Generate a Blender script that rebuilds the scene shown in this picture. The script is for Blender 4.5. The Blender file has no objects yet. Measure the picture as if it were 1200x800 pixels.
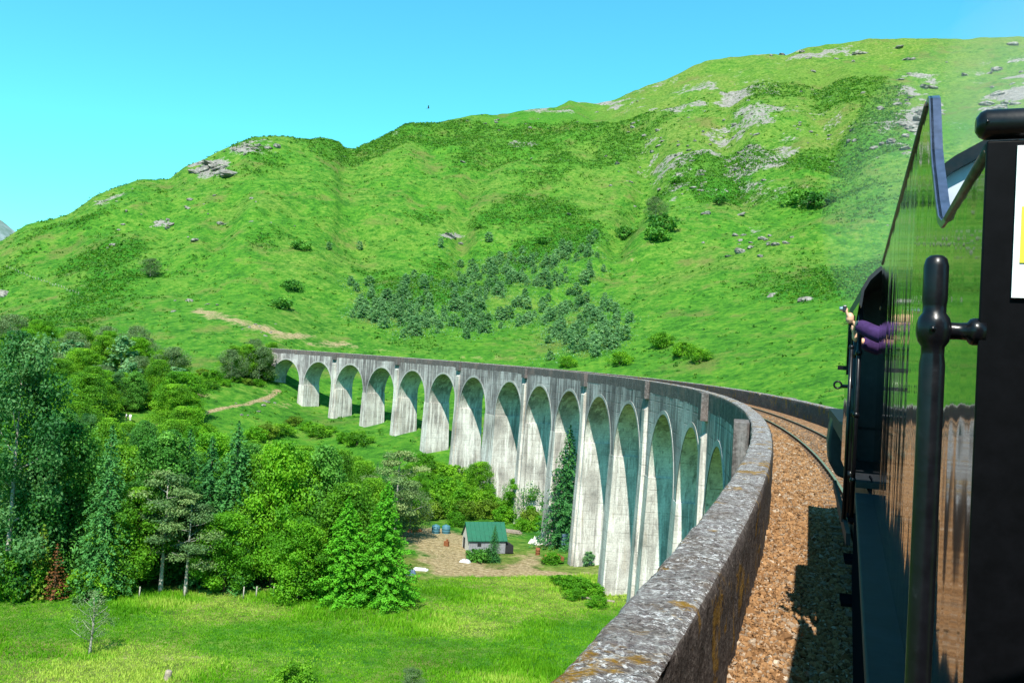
import bpy, math, random
import numpy as np
from mathutils import Matrix, Vector

rng = np.random.default_rng(11)
random.seed(11)
SC = bpy.context.scene
COL = SC.collection
PI = math.pi

# ------------------------------------------------------------------ survey of the place (metres)
R = 238.0            # radius of the viaduct's inner (concave) face
ACAM = 1.5           # camera stands 1.5 m outward of that face
PZ = 28.0            # parapet top at the camera, above the meadow
CZ = PZ + 1.754      # camera height
GR = 0.0087          # the line climbs
W = 5.54             # width of the viaduct
TP = 0.56            # parapet thickness
RAIL = PZ - 1.0      # rail top
FPX, YAW, PIT, ROL = 1028.63, 0.38296, -0.0267, 0.05746


def cam_dir(u, v):
    """World direction of a point of the 1200x800 photograph (used to survey the place)."""
    d = [(u - 600) / FPX, 1.0, (400 - v) / FPX]
    c, s = math.cos(ROL), math.sin(ROL); x, z = d[0], d[2]; d[0] = c * x - s * z; d[2] = s * x + c * z
    c, s = math.cos(PIT), math.sin(PIT); y, z = d[1], d[2]; d[1] = c * y + s * z; d[2] = -s * y + c * z
    c, s = math.cos(YAW), math.sin(YAW); x, y = d[0], d[1]; d[0] = c * x - s * y; d[1] = s * x + c * y
    n = math.sqrt(sum(k * k for k in d))
    return np.array(d) / n


def survey(x, y, z):
    """Inverse of cam_dir for arrays of points."""
    c, s = math.cos(YAW), math.sin(YAW); x1 = c * x + s * y; y1 = -s * x + c * y; z = z - CZ
    c, s = math.cos(PIT), math.sin(PIT); y2 = c * y1 - s * z; z2 = s * y1 + c * z
    c, s = math.cos(ROL), math.sin(ROL); x3 = c * x1 + s * z2; z3 = -s * x1 + c * z2
    y2 = np.where(y2 > 1, y2, 1e9)
    return 600 + FPX * x3 / y2, 400 - FPX * z3 / y2


# ------------------------------------------------------------------ numpy noise
def _hash(ix, iy, seed):
    h = (ix.astype(np.int64) * 374761393 + iy.astype(np.int64) * 668265263 + seed * 974711) & 0x7fffffff
    h = ((h ^ (h >> 13)) * 1274126177) & 0x7fffffff
    h = h ^ (h >> 16)
    return (h & 0xffff) / 65535.0


def vnoise(x, y, seed=0):
    ix, iy = np.floor(x), np.floor(y)
    fx, fy = x - ix, y - iy
    fx = fx * fx * fx * (fx * (fx * 6 - 15) + 10); fy = fy * fy * fy * (fy * (fy * 6 - 15) + 10)
    a = _hash(ix, iy, seed); b = _hash(ix + 1, iy, seed); c = _hash(ix, iy + 1, seed); d = _hash(ix + 1, iy + 1, seed)
    return (a * (1 - fx) + b * fx) * (1 - fy) + (c * (1 - fx) + d * fx) * fy


def fbm(x, y, scale, octv=4, seed=0, gain=.5):
    x = np.asarray(x, float) / scale; y = np.asarray(y, float) / scale
    s = 0; a = 1; t = 0
    for o in range(octv):
        xr = x * .8 - y * .6; yr = x * .6 + y * .8
        s = s + a * vnoise(xr + 17.3 * o, yr - 9.1 * o, seed + o); t += a
        a *= gain; x = xr * 2.03; y = yr * 2.03
    return s / t     # 0..1


def sstep(a, b, x):
    t = np.clip((x - a) / (b - a), 0, 1)
    return t * t * (3 - 2 * t)


# ------------------------------------------------------------------ terrain
SKY = [(0, 285), (22, 270), (30, 265), (81, 250), (111, 231), (162, 211), (199, 209), (216, 196), (250, 181), (297, 160), (324, 161), (354, 165),
       (375, 163), (395, 167), (405, 175), (417, 175), (444, 163), (481, 146), (512, 147), (532, 142), (569, 137), (593, 138), (616, 132), (650, 130),
       (667, 122), (694, 125), (717, 122), (744, 110), (778, 98), (809, 83), (835, 74), (884, 67), (921, 69), (947, 59), (970, 58), (989, 56),
       (1019, 51), (1060, 52), (1115, 53), (1200, 50)]
_sd = [cam_dir(*k) for k in SKY]
SK_AZ = np.array([-95.] + [math.degrees(math.atan2(d[0], d[1])) for d in _sd] + [30., 60., 95.])
SK_EL = np.array([3.] + [math.degrees(math.asin(d[2])) for d in _sd] + [16., 10., 5.])
T_AZ = np.array([-95., -62, -52.5, -45, -39, -33.5, -26, -19, -10, -1.5, 8, 30, 95])
T_R = np.array([0., 60, 110, 160, 220, 290, 380])
T_Z = np.array([
    [0, 0, 0, 1, 4, 8, 14],
    [0, 0, 0, 2, 7, 14, 26],
    [0, 0, 0, 3, 10, 20, 34],
    [0, 0, 0, 2, 9, 22, 42],
    [0, 0, 0, 1, 7, 24, 50],
    [0, 0, 0, .5, 5, 18, 46],
    [0, 0, 0, .3, 8, 22, 46],
    [0, 0, 0, .5, 10, 25, 50],
    [0, 0, 1, 6, 18, 36, 62],
    [0, 0, 4, 14, 28, 46, 74],
    [0, 2, 9, 20, 34, 54, 84],
    [0, 2, 9, 20, 34, 54, 84],
    [0, 0, 2, 8, 14, 25, 40]], float)
RG_AZ = np.array([-95., -52.5, -39, -33.4, -26, -19, -10, -1.5, 8, 30, 95])
RG_R = np.array([600., 620, 700, 760, 850, 930, 980, 1000, 1000, 1000, 800])


def _cubic(xs, ys, x):
    """Catmull-Rom along xs for values ys (k, ...) at x."""
    i = np.clip(np.searchsorted(xs, x) - 1, 0, len(xs) - 2)
    i0 = np.clip(i - 1, 0, len(xs) - 1); i3 = np.clip(i + 2, 0, len(xs) - 1)
    h = xs[i + 1] - xs[i]; t = np.clip((x - xs[i]) / h, 0, 1)
    m1 = (ys[i + 1] - ys[i0]) / (xs[i + 1] - xs[i0]) * h
    m2 = (ys[i3] - ys[i]) / (xs[i3] - xs[i]) * h
    t2, t3 = t * t, t * t * t
    return (2 * t3 - 3 * t2 + 1) * ys[i] + (t3 - 2 * t2 + t) * m1 + (-2 * t3 + 3 * t2) * ys[i + 1] + (t3 - t2) * m2


PIERFIX = [(-158.0, 223.6, 13.6), (-142.4, 217.3, 11.6), (-127.3, 209.9, 10.7), (-112.8, 201.5, 10.2), (-98.9, 192.0, 7.8), (-85.7, 181.6, 2.4),
           (-49.0, 142.7, -.4), (-39.4, 128.9, .1), (-30.8, 114.4, .4), (-174., 228, 21.)]
_fix = None


def ground_base(x, y):
    az = np.degrees(np.arctan2(x, y)); r = np.hypot(x, y)
    az = np.clip(az, -94.9, 94.9)
    # the valley and the lower slopes
    cols = np.stack([_cubic(T_AZ, T_Z[:, j], az) for j in range(len(T_R))])
    sky = np.interp(az, SK_AZ, SK_EL); rr = _cubic(RG_AZ, RG_R, az)
    zr = CZ + rr * np.tan(np.radians(sky))
    rk = [np.full_like(r, k) for k in T_R] + [380 + (rr - 380) * f for f in (.3, .6, .85, 1.0)] + [rr + 250, rr + 6000]
    z3 = cols[-1]
    zk = [c for c in cols] + [z3 + (zr - z3) * f for f in (.25, .585, .865, 1.0)] + [zr - 45, np.full_like(r, -20)]
    rk = np.stack(rk); zk = np.stack(zk)
    n = len(rk)
    i = np.clip((rk <= r).sum(0) - 1, 0, n - 2); j = np.arange(r.size).reshape(r.shape)
    g = lambda A, k: np.take_along_axis(A, np.clip(k, 0, n - 1)[None], 0)[0]
    r1, r2, z1, z2 = g(rk, i), g(rk, i + 1), g(zk, i), g(zk, i + 1)
    s = (z2 - z1) / (r2 - r1)
    r0, z0 = g(rk, i - 1), g(zk, i - 1); r3, z3b = g(rk, i + 2), g(zk, i + 2)
    s0 = np.where(i > 0, (z1 - z0) / np.maximum(r1 - r0, 1e-6), s); s3 = np.where(i < n - 2, (z3b - z2) / np.maximum(r3 - r2, 1e-6), s)
    m1 = np.where(s0 * s > 0, 2 * s0 * s / (s0 + s + 1e-12), 0); m2 = np.where(s3 * s > 0, 2 * s3 * s / (s3 + s + 1e-12), 0)
    h = r2 - r1; t = np.clip((r - r1) / h, 0, 1); t2, t3 = t * t, t * t * t
    z = (2 * t3 - 3 * t2 + 1) * z1 + (t3 - 2 * t2 + t) * m1 * h + (-2 * t3 + 3 * t2) * z2 + (t3 - t2) * m2 * h
    f = sstep(330, 480, r) * (1 - .8 * sstep(.85, 1.0, r / rr)) * (1 - sstep(1.0, 1.15, r / rr))
    z = z + f * (26 * (fbm(x, y, 170, 3, 3) - .5) + 13 * (fbm(x, y, 48, 3, 9) - .5))
    # a gully with a burn runs down the middle of the hill
    gaz = az + 14.6 + .9 * np.sin(r / 60.)
    z = z - 13 * np.exp(-(gaz / 1.0) ** 2) * sstep(430, 520, r) * (1 - sstep(740, 860, r))
    for ga, gw, gd, r0, r1 in ((-24.5, .8, 7, 420, 760), (-8., 1., 8, 480, 880), (-32.3, 1.3, 3.5, 400, 640), (-41., .9, 6, 420, 620), (-2.5, .9, 7, 520, 900)):
        z = z - gd * np.exp(-((az - ga + 1.1 * np.sin(r / 75. + ga)) / gw) ** 2) * sstep(r0, r0 + 90, r) * (1 - sstep(r1 - 90, r1, r))
    z = z + sstep(200, 500, r) * 2.6 * (fbm(x, y, 13, 3, 21) - .5) + sstep(700, 850, r) * 4 * (np.abs(fbm(x, y, 22, 3, 31) - .5)) - 0.
    z = z + .5 * (fbm(x, y, 14, 3, 5) - .5) * (1 - sstep(200, 400, r))
    return z


def ground(x, y):
    global _fix
    x = np.asarray(x, float); y = np.asarray(y, float); shp = x.shape
    x = np.atleast_1d(x).ravel(); y = np.atleast_1d(y).ravel()
    z = ground_base(x, y)
    if _fix is None:
        P = np.array(PIERFIX)
        _fix = (P, P[:, 2] - ground_base(P[:, 0], P[:, 1]))
    P, dz = _fix
    w = np.exp(-((x[:, None] - P[None, :, 0]) ** 2 + (y[:, None] - P[None, :, 1]) ** 2) / (2 * 10. ** 2))
    z = z + (w * dz).sum(1) / np.maximum(w.sum(1), 1) * 1.0
    return z.reshape(shp) if shp else float(z[0])


_RR = np.concatenate([np.arange(40, 320, .5), np.arange(320, 1200, 1.5)])


def at(u, v):
    """Where the line of sight of a photo point meets the ground."""
    d = cam_dir(u, v); h = math.hypot(d[0], d[1])
    x = _RR * d[0] / h; y = _RR * d[1] / h; z = CZ + _RR * d[2] / h
    below = np.nonzero(z < ground(x, y))[0]
    k = below[0] if len(below) else len(_RR) - 1
    return float(x[k]), float(y[k]), float(ground(x[k], y[k]))


# ------------------------------------------------------------------ node materials
class NT:
    def __init__(s, name, rough=.8, spec=.3):
        s.m = bpy.data.materials.new(name); s.m.use_nodes = True
        s.t = s.m.node_tree; s.b = s.t.nodes['Principled BSDF']
        s.b.inputs['Roughness'].default_value = rough
        s.b.inputs['Specular IOR Level'].default_value = spec
        s.co = None

    def n(s, ty, **kw):
        nd = s.t.nodes.new(ty)
        for k, v in kw.items():
            if hasattr(nd, k): setattr(nd, k, v)
            else: s.put(nd.inputs[k.replace('_', ' ')], v)
        return nd

    def put(s, sock, v):
        if isinstance(v, bpy.types.NodeSocket): s.t.links.new(v, sock)
        elif isinstance(v, (tuple, list)) and sock.type == 'RGBA' and len(v) == 3: sock.default_value = (*v, 1)
        else: sock.default_value = v

    def coords(s, scale=(1, 1, 1), kind='Object'):
        if s.co is None: s.co = s.n('ShaderNodeTexCoord')
        mp = s.n('ShaderNodeMapping'); s.put(mp.inputs['Vector'], s.co.outputs[kind]); mp.inputs['Scale'].default_value = scale
        return mp.outputs[0]

    def noise(s, scale, detail=4, rough=.55, vec=None, dist=0.):
        nd = s.n('ShaderNodeTexNoise'); nd.inputs['Scale'].default_value = scale; nd.inputs['Detail'].default_value = detail
        nd.inputs['Roughness'].default_value = rough; nd.inputs['Distortion'].default_value = dist
        s.put(nd.inputs['Vector'], vec if vec is not None else s.coords())
        return nd.outputs['Fac']

    def voro(s, scale, vec=None, feature='F1', out='Distance'):
        nd = s.n('ShaderNodeTexVoronoi'); nd.feature = feature; nd.inputs['Scale'].default_value = scale
        s.put(nd.inputs['Vector'], vec if vec is not None else s.coords())
        return nd.outputs[out]

    def ramp(s, fac, stops, interp='LINEAR'):
        nd = s.n('ShaderNodeValToRGB'); cr = nd.color_ramp; cr.interpolation = interp
        while len(cr.elements) < len(stops): cr.elements.new(.5)
        for e, (p, c) in zip(cr.elements, stops):
            e.position = p; e.color = (*c, 1) if isinstance(c, (tuple, list)) else (c, c, c, 1)
        s.put(nd.inputs[0], fac)
        return nd.outputs[0]

    def mix(s, fac, a, b, mode='MIX'):
        nd = s.n('ShaderNodeMixRGB'); nd.blend_type = mode
        s.put(nd.inputs[0], fac); s.put(nd.inputs[1], a); s.put(nd.inputs[2], b)
        return nd.outputs[0]

    def math(s, op, a, b=0., clamp=False):
        nd = s.n('ShaderNodeMath'); nd.operation = op; nd.use_clamp = clamp
        s.put(nd.inputs[0], a); s.put(nd.inputs[1], b)
        return nd.outputs[0]

    def attr(s, name, out='Fac'):
        nd = s.n('ShaderNodeAttribute'); nd.attribute_name = name
        return nd.outputs[out]

    def rnd(s):
        return s.n('ShaderNodeObjectInfo').outputs['Random']

    def color(s, c): s.put(s.b.inputs['Base Color'], c)

    def bump(s, h, dist=.02, strength=1.):
        nd = s.n('ShaderNodeBump'); nd.inputs['Distance'].default_value = dist; nd.inputs['Strength'].default_value = strength
        s.put(nd.inputs['Height'], h); s.put(s.b.inputs['Normal'], nd.outputs[0])


def plain(name, c, rough=.6, spec=.4, metal=0., var=.25, scale=8.):
    k = NT(name, rough, spec)
    f = k.noise(scale, 5, .6)
    k.color(k.ramp(f, [(.3, tuple(v * (1 - var) for v in c)), (.7, tuple(min(1, v * (1 + var)) for v in c))]))
    k.b.inputs['Metallic'].default_value = metal
    return k.m


M = {}


def leaf_mat(name, dark, mid, light, trans=.35, rough=.6):
    k = NT(name, rough, .25)
    t = k.attr('tone')
    t = k.math('ADD', t, k.math('MULTIPLY', k.math('SUBTRACT', k.rnd(), .5), .3), True)
    c = k.ramp(t, [(.05, dark), (.5, mid), (.95, light)])
    k.color(c)
    tr = k.n('ShaderNodeBsdfTranslucent'); k.put(tr.inputs[0], k.mix(1., c, (1.25, 1.15, .5), 'MULTIPLY'))
    mx = k.n('ShaderNodeMixShader'); mx.inputs[0].default_value = trans
    k.t.links.new(k.b.outputs[0], mx.inputs[1]); k.t.links.new(tr.outputs[0], mx.inputs[2])
    k.t.links.new(mx.outputs[0], k.t.nodes['Material Output'].inputs[0])
    M[name] = k.m
    return k.m


leaf_mat('leaf_broad', (.035, .14, .006), (.10, .28, .010), (.22, .46, .02), .45)
leaf_mat('leaf_bright', (.04, .16, .006), (.09, .29, .008), (.18, .43, .015), .45)
leaf_mat('leaf_dark', (.018, .10, .014), (.055, .20, .022), (.14, .36, .045), .4)
leaf_mat('leaf_alder', (.012, .08, .018), (.035, .15, .028), (.14, .30, .10), .4)
leaf_mat('leaf_spruce', (.012, .08, .02), (.032, .15, .032), (.08, .25, .05), .25)
leaf_mat('leaf_fir', (.035, .18, .006), (.08, .32, .010), (.14, .44, .015), .3)
leaf_mat('leaf_pine', (.05, .12, .04), (.12, .21, .06), (.24, .32, .11), .25)
leaf_mat('leaf_birch', (.07, .20, .07), (.15, .32, .13), (.25, .44, .20), .45)
leaf_mat('leaf_grey', (.06, .12, .04), (.11, .19, .07), (.18, .27, .11), .35)
leaf_mat('leaf_rust', (.07, .03, .01), (.16, .06, .018), (.24, .10, .03), .15)
leaf_mat('leaf_yellow', (.05, .11, .006), (.11, .21, .010), (.19, .30, .02), .3)
leaf_mat('grass_blade', (.085, .27, .006), (.17, .42, .010), (.42, .55, .09), .5)
leaf_mat('bracken_leaf', (.020, .10, .006), (.048, .17, .008), (.11, .25, .014), .4)
M['bark'] = plain('bark', (.10, .075, .05), .9, .2, var=.5, scale=6)
M['bark_pale'] = plain('bark_pale', (.30, .28, .24), .9, .2, var=.4, scale=6)


def concrete(name, base, light, dark, streak=.6, lines=.5):
    k = NT(name, .92, .15)
    v1 = k.coords((1, 1, .055)); v2 = k.coords((1, 1, .16))
    st = k.noise(1.3, 6, .65, v1, .3); st2 = k.noise(3.2, 5, .7, v2, .2); bl = k.noise(.16, 5, .6); fine = k.noise(5., 6, .7)
    c = k.ramp(bl, [(.3, dark), (.5, base), (.7, light)])
    c = k.mix(k.ramp(st, [(.5, 0.), (.6, streak)]), c, light)
    st3 = k.noise(.9, 7, .72, k.coords((1.0, 1.0, .05)), .5)
    c = k.mix(k.ramp(st3, [(.53, 0.), (.62, streak * .8)]), c, tuple(v * .8 for v in dark))
    c = k.mix(k.ramp(st2, [(.54, 0.), (.66, streak * .8)]), c, dark)
    c = k.mix(k.ramp(k.noise(.5, 5, .7, v2), [(.56, 0.), (.68, .4)]), c, (base[0] * .85, base[1] * .68, base[2] * .48))
    c = k.mix(.6, c, k.ramp(fine, [(.28, .3), (.7, 1.)]), 'MULTIPLY')
    # shuttering board marks and lift joints
    zz = k.n('ShaderNodeSeparateXYZ'); k.put(zz.inputs[0], k.co.outputs['Object'])
    wob = k.math('MULTIPLY', k.noise(.7, 3), .12)
    h = k.math('FRACT', k.math('ADD', k.math('MULTIPLY', zz.outputs[2], .82), wob))
    ln = k.ramp(h, [(.0, 1.), (.07, 0.), (.93, 0.), (1., 1.)])
    h2 = k.math('FRACT', k.math('ADD', k.math('MULTIPLY', zz.outputs[2], 3.7), wob))
    ln2 = k.ramp(h2, [(.0, 1.), (.12, 0.), (.88, 0.), (1., 1.)])
    brk = k.ramp(k.noise(.5, 4), [(.42, 0.), (.6, 1.)])
    f = k.math('MULTIPLY', k.math('ADD', k.math('MULTIPLY', ln, .55), k.math('MULTIPLY', ln2, .3)), k.math('MULTIPLY', brk, lines))
    c = k.mix(f, c, tuple(v * .35 for v in dark))
    k.color(c)
    hh = k.math('SUBTRACT', k.math('MULTIPLY', fine, .6), f)
    k.bump(hh, .06, .7)
    M[name] = k.m
    return k.m


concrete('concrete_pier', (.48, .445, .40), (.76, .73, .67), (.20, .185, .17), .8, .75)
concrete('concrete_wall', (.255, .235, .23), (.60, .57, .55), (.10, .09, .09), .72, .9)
concrete('concrete_ring', (.38, .38, .36), (.52, .51, .47), (.24, .24, .23), .5, .1)
concrete('concrete_soffit', (.20, .23, .21), (.36, .36, .31), (.11, .14, .13), .5, .4)


def lichen_stone(name, top):
    k = NT(name, .95, .12)
    a = k.noise(9, 8, .72); b = k.noise(26, 6, .7); vo = k.voro(30, None, 'F1'); big = k.noise(1.1, 5, .6)
    if top:
        c = k.ramp(k.math('ADD', k.math('MULTIPLY', a, .6), k.math('MULTIPLY', b, .4)),
                   [(.34, (.05, .042, .045)), (.45, (.13, .11, .11)), (.53, (.19, .183, .178)), (.61, (.42, .415, .41)), (.75, (.58, .57, .57))])
        c = k.mix(k.ramp(k.noise(2.3, 5, .7), [(.45, 0.), (.62, .75)]), c, k.ramp(b, [(.35, (.035, .026, .022)), (.7, (.20, .16, .13))]))
    else:
        c = k.ramp(k.math('ADD', k.math('MULTIPLY', a, .5), k.math('MULTIPLY', b, .5)),
                   [(.36, (.025, .02, .018)), (.5, (.075, .06, .055)), (.62, (.17, .145, .13)), (.76, (.34, .31, .29))])
    if top:
        clus = k.ramp(k.noise(1.7, 4, .6), [(.38, .2), (.58, 1.)])
        sp = k.ramp(k.noise(19, 7, .78, None, .6), [(.535, 0.), (.575, 1.)])
        c = k.mix(k.math('MULTIPLY', sp, k.math('MULTIPLY', clus, .85)), c, (.68, .68, .69))
        sp2 = k.ramp(k.noise(13, 7, .78, k.coords((1.3, .8, 1)), .6), [(.55, 0.), (.6, 1.)])
        c = k.mix(k.math('MULTIPLY', sp2, .85), c, (.045, .038, .036))
    mo = k.math('MULTIPLY', k.ramp(k.noise(1.5, 5, .65, None, .4), [(.56, 0.), (.61, 1.)]), k.ramp(b, [(.38, .35), (.55, 1.)]))
    c = k.mix(mo, c, k.ramp(a, [(.35, (.10, .05, .006)), (.65, (.30, .17, .02))]))
    k.color(c)
    k.bump(k.math('ADD', k.math('MULTIPLY', a, 1.), k.math('ADD', k.math('MULTIPLY', b, .6), k.math('MULTIPLY', vo, .25))), .05, 1.)
    M[name] = k.m


lichen_stone('parapet_top', True)
lichen_stone('parapet_side', False)


def wall_dark():
    k = NT('parapet_outer', .95, .12)
    v1 = k.coords((1, 1, .12)); st = k.noise(2.2, 6, .7, v1); a = k.noise(6, 7, .7); bl = k.noise(.35, 4)
    c = k.ramp(a, [(.3, (.04, .034, .033)), (.5, (.085, .075, .072)), (.7, (.18, .165, .16))])
    c = k.mix(k.ramp(st, [(.54, 0.), (.7, .45)]), c, (.30, .29, .29))
    c = k.mix(k.ramp(bl, [(.5, 0.), (.72, .5)]), c, (.22, .15, .13))
    k.color(c); k.bump(a, .05, .8); M['parapet_outer'] = k.m


wall_dark()


def ballast_mats():
    k = NT('ballast', .95, .15)
    vo = k.n('ShaderNodeTexVoronoi'); vo.inputs['Scale'].default_value = 17; k.put(vo.inputs['Vector'], k.coords())
    sep = k.n('ShaderNodeSeparateColor'); k.put(sep.inputs[0], vo.outputs['Color'])
    c = k.ramp(sep.outputs[0], [(.0, (.07, .04, .02)), (.35, (.19, .095, .038)), (.65, (.31, .165, .07)), (.85, (.26, .18, .12)), (1., (.40, .30, .20))])
    c = k.mix(k.ramp(vo.outputs['Distance'], [(.35, 0.), (.75, .8)]), c, (.05, .022, .01))
    c = k.mix(k.ramp(k.noise(.8, 3), [(.45, 0.), (.75, .35)]), c, (.36, .20, .13))
    k.color(c); k.bump(k.math('SUBTRACT', 1., vo.outputs['Distance']), .03, .9); M['ballast'] = k.m
    k = NT('ballast_stone', .9, .2)
    t = k.attr('tone'); f = k.noise(40, 4, .6)
    c = k.ramp(t, [(.0, (.045, .028, .016)), (.2, (.15, .075, .03)), (.45, (.23, .12, .05)), (.68, (.31, .175, .08)), (.8, (.20, .145, .10)), (.92, (.30, .23, .165)), (1., (.46, .37, .28))])
    c = k.mix(.5, c, k.ramp(f, [(.3, .55), (.7, 1.)]), 'MULTIPLY')
    k.color(c); M['ballast_stone'] = k.m


ballast_mats()


def ground_mat():
    k = NT('meadow_and_hill', .95, .12)
    m = k.n('ShaderNodeSeparateColor'); k.put(m.inputs[0], k.attr('land', 'Color'))
    rock, brack, dry = m.outputs[0], m.outputs[1], m.outputs[2]
    tan = k.attr('bare')
    n1 = k.noise(.03, 6, .6); n2 = k.noise(.11, 7, .7); n3 = k.noise(.42, 6, .75); n4 = k.noise(1.6, 5, .75)
    g = k.ramp(k.math('ADD', k.math('MULTIPLY', n2, .45), k.math('MULTIPLY', n3, .55)), [(.40, (.016, .080, .006)), (.5, (.042, .150, .010)), (.61, (.10, .21, .018))])
    d = k.ramp(k.math('ADD', k.math('MULTIPLY', n3, .7), k.math('MULTIPLY', n4, .3)), [(.40, (.055, .085, .016)), (.5, (.115, .165, .026)), (.62, (.20, .215, .07))])
    b = k.ramp(k.math('ADD', k.math('MULTIPLY', n3, .6), k.math('MULTIPLY', n4, .4)), [(.38, (.008, .065, .006)), (.5, (.024, .125, .008)), (.63, (.055, .185, .012))])
    n23 = k.math('ADD', k.math('MULTIPLY', n2, .55), k.math('MULTIPLY', n3, .45))
    nz = lambda x, w: k.math('ADD', x, k.math('MULTIPLY', k.math('SUBTRACT', n23, .5), w))
    c = k.mix(k.ramp(nz(dry, 1.6), [(.2, 0.), (.85, 1.)]), g, d)
    c = k.mix(k.ramp(nz(brack, 2.4), [(.3, 0.), (.78, 1.)]), c, b)
    c = k.mix(k.ramp(k.math('ADD', k.math('MULTIPLY', n1, .6), k.math('MULTIPLY', n2, .4)), [(.53, 0.), (.62, .55)]), c, k.ramp(n4, [(.35, (.05, .055, .016)), (.65, (.17, .135, .055))]))
    tc = k.ramp(n4, [(.35, (.13, .095, .05)), (.5, (.27, .20, .11)), (.68, (.44, .35, .23))])
    c = k.mix(k.ramp(nz(tan, 3.), [(.45, 0.), (.8, .9)]), c, tc)
    r = k.ramp(k.math('ADD', k.math('MULTIPLY', n3, .5), k.math('MULTIPLY', n4, .5)), [(.34, (.06, .06, .05)), (.48, (.16, .15, .135)), (.62, (.32, .30, .28))])
    c = k.mix(k.ramp(nz(rock, 3.2), [(.62, 0.), (.8, 1.)]), c, r)
    k.color(c)
    k.bump(k.math('ADD', k.math('MULTIPLY', n3, 1.), k.math('MULTIPLY', n4, .4)), 1.3, .7)
    M['land'] = k.m


ground_mat()


def rock_mat():
    k = NT('hill_rock', .95, .15)
    a = k.noise(.8, 7, .7); b = k.noise(3.5, 5, .7); s = k.noise(1.5, 5, .7, k.coords((1, 1, .25)))
    c = k.ramp(k.math('ADD', k.math('MULTIPLY', a, .5), k.math('MULTIPLY', s, .5)), [(.32, (.05, .048, .04)), (.47, (.14, .13, .118)), (.6, (.28, .26, .24)), (.75, (.42, .39, .37))])
    c = k.mix(k.ramp(b, [(.55, 0.), (.66, .6)]), c, (.06, .12, .02))
    k.color(c); k.bump(k.math('ADD', a, b), .3, .8); M['rock'] = k.m


rock_mat()


def gloss():
    k = NT('glossy_black_paint', .05, .35)
    k.color(k.ramp(k.noise(14, 4), [(.3, (.006, .006, .007)), (.8, (.012, .012, .014))]))
    k.b.inputs['IOR'].default_value = 1.6
    v = k.coords((1, 1.5, .16)); v2 = k.coords((1, 7., .35))
    h = k.math('ADD', k.math('MULTIPLY', k.noise(1.0, 3, .5, v), 1.), k.math('MULTIPLY', k.noise(1.0, 2, .5, v2), .02))
    k.bump(h, .014, 1.)
    M['gloss'] = k.m
    k = NT('black_enamel', .4, .22)
    k.color(k.ramp(k.noise(30, 5, .7), [(.35, (.003, .003, .004)), (.62, (.005, .005, .007)), (.78, (.016, .017, .020))]))
    k.b.inputs['Coat Weight'].default_value = .12; k.b.inputs['Coat Roughness'].default_value = .12
    k.put(k.b.inputs['Roughness'], k.ramp(k.noise(18, 5), [(.35, .28), (.75, .5)]))
    k.bump(k.noise(60, 3), .001, .5)
    M['enamel'] = k.m
    k = NT('flat_black_plate', .45, .08)
    k.color(k.ramp(k.noise(22, 6, .7), [(.35, (.0015, .0015, .002)), (.66, (.003, .003, .004)), (.82, (.014, .015, .018))]))
    M['plate'] = k.m
    k = NT('sooty_black_paint', .5, .4)
    k.color(k.ramp(k.noise(9, 6, .7), [(.35, (.006, .007, .009)), (.65, (.016, .018, .022)), (.8, (.04, .04, .042))]))
    M['soot'] = k.m
    k = NT('footplate_paint', .6, .15)
    k.color(k.ramp(k.noise(7, 6, .7), [(.35, (.006, .010, .016)), (.65, (.012, .019, .028)), (.8, (.03, .034, .04))]))
    M['footplate'] = k.m


gloss()
M['underframe'] = plain('grimy_underframe', (.004, .005, .007), .95, 0., 0, .4, 9)
M['edge'] = plain('sky_tinted_black_edge', (.034, .046, .085), .3, .6, 0, .35, 25)  # black edge; the sky's blue reflection is put into its base colour
M['bead'] = plain('worn_beading', (.07, .052, .035), .5, .5, 0, .6, 30)
M['grey_plate'] = plain('pale_grey_plate', (.36, .40, .46), .5, .4, 0, .2, 5)
M['white_paint'] = plain('white_enamel', (.80, .80, .80), .4, .4, 0, .04, 4)
M['yellow_paint'] = plain('yellow_enamel', (.80, .68, .05), .4, .4, 0, .06, 4)
M['rail_side'] = plain('rusty_rail', (.11, .06, .035), .85, .2, 0, .5, 12)
M['rail_top'] = plain('polished_rail', (.42, .40, .38), .3, .5, .8, .2, 6)
M['sleeper'] = plain('weathered_sleeper', (.13, .085, .055), .95, .2, 0, .5, 5)
M['steel'] = plain('bright_steel', (.55, .55, .56), .3, .5, .9, .1, 8)
M['roof_green'] = plain('green_roof_sheet', (.004, .085, .045), .55, .3, 0, .15, 2)
M['boards'] = plain('grey_boards', (.20, .20, .22), .85, .2, 0, .25, 3)
M['boards_white'] = plain('pale_gable_boards', (.55, .54, .50), .85, .2, 0, .12, 3)
M['dark_hole'] = plain('dark_doorway', (.02, .02, .022), .9, .2)
M['tank'] = plain('teal_water_tank', (.045, .14, .18), .5, .4, 0, .15, 3)
M['tarp'] = plain('white_tarpaulin', (.42, .44, .46), .6, .3, 0, .15, 3)
M['rust'] = plain('rusty_orange_steel', (.17, .06, .022), .8, .3, 0, .4, 5)
M['wood'] = plain('weathered_wood', (.24, .20, .16), .9, .2, 0, .45, 7)
M['blue_steel'] = plain('slate_blue_paint', (.06, .10, .17), .5, .4, 0, .2, 3)
M['skin'] = plain('skin', (.56, .31, .20), .55, .35, 0, .08, 12)
M['purple'] = plain('purple_fleece', (.038, .018, .072), .95, .15, 0, .3, 30)
M['trousers'] = plain('dark_trousers', (.02, .025, .04), .9, .2, 0, .3, 20)
M['white_cloth'] = plain('white_shirt', (.75, .75, .73), .9, .2, 0, .08, 12)
M['hair'] = plain('brown_hair', (.05, .03, .018), .6, .4, 0, .4, 40)
M['black_plastic'] = plain('black_plastic', (.02, .02, .024), .35, .5, 0, .3, 30)
M['tan_stone'] = plain('pale_boulder', (.55, .52, .48), .95, .2, 0, .3, 2)
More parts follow.
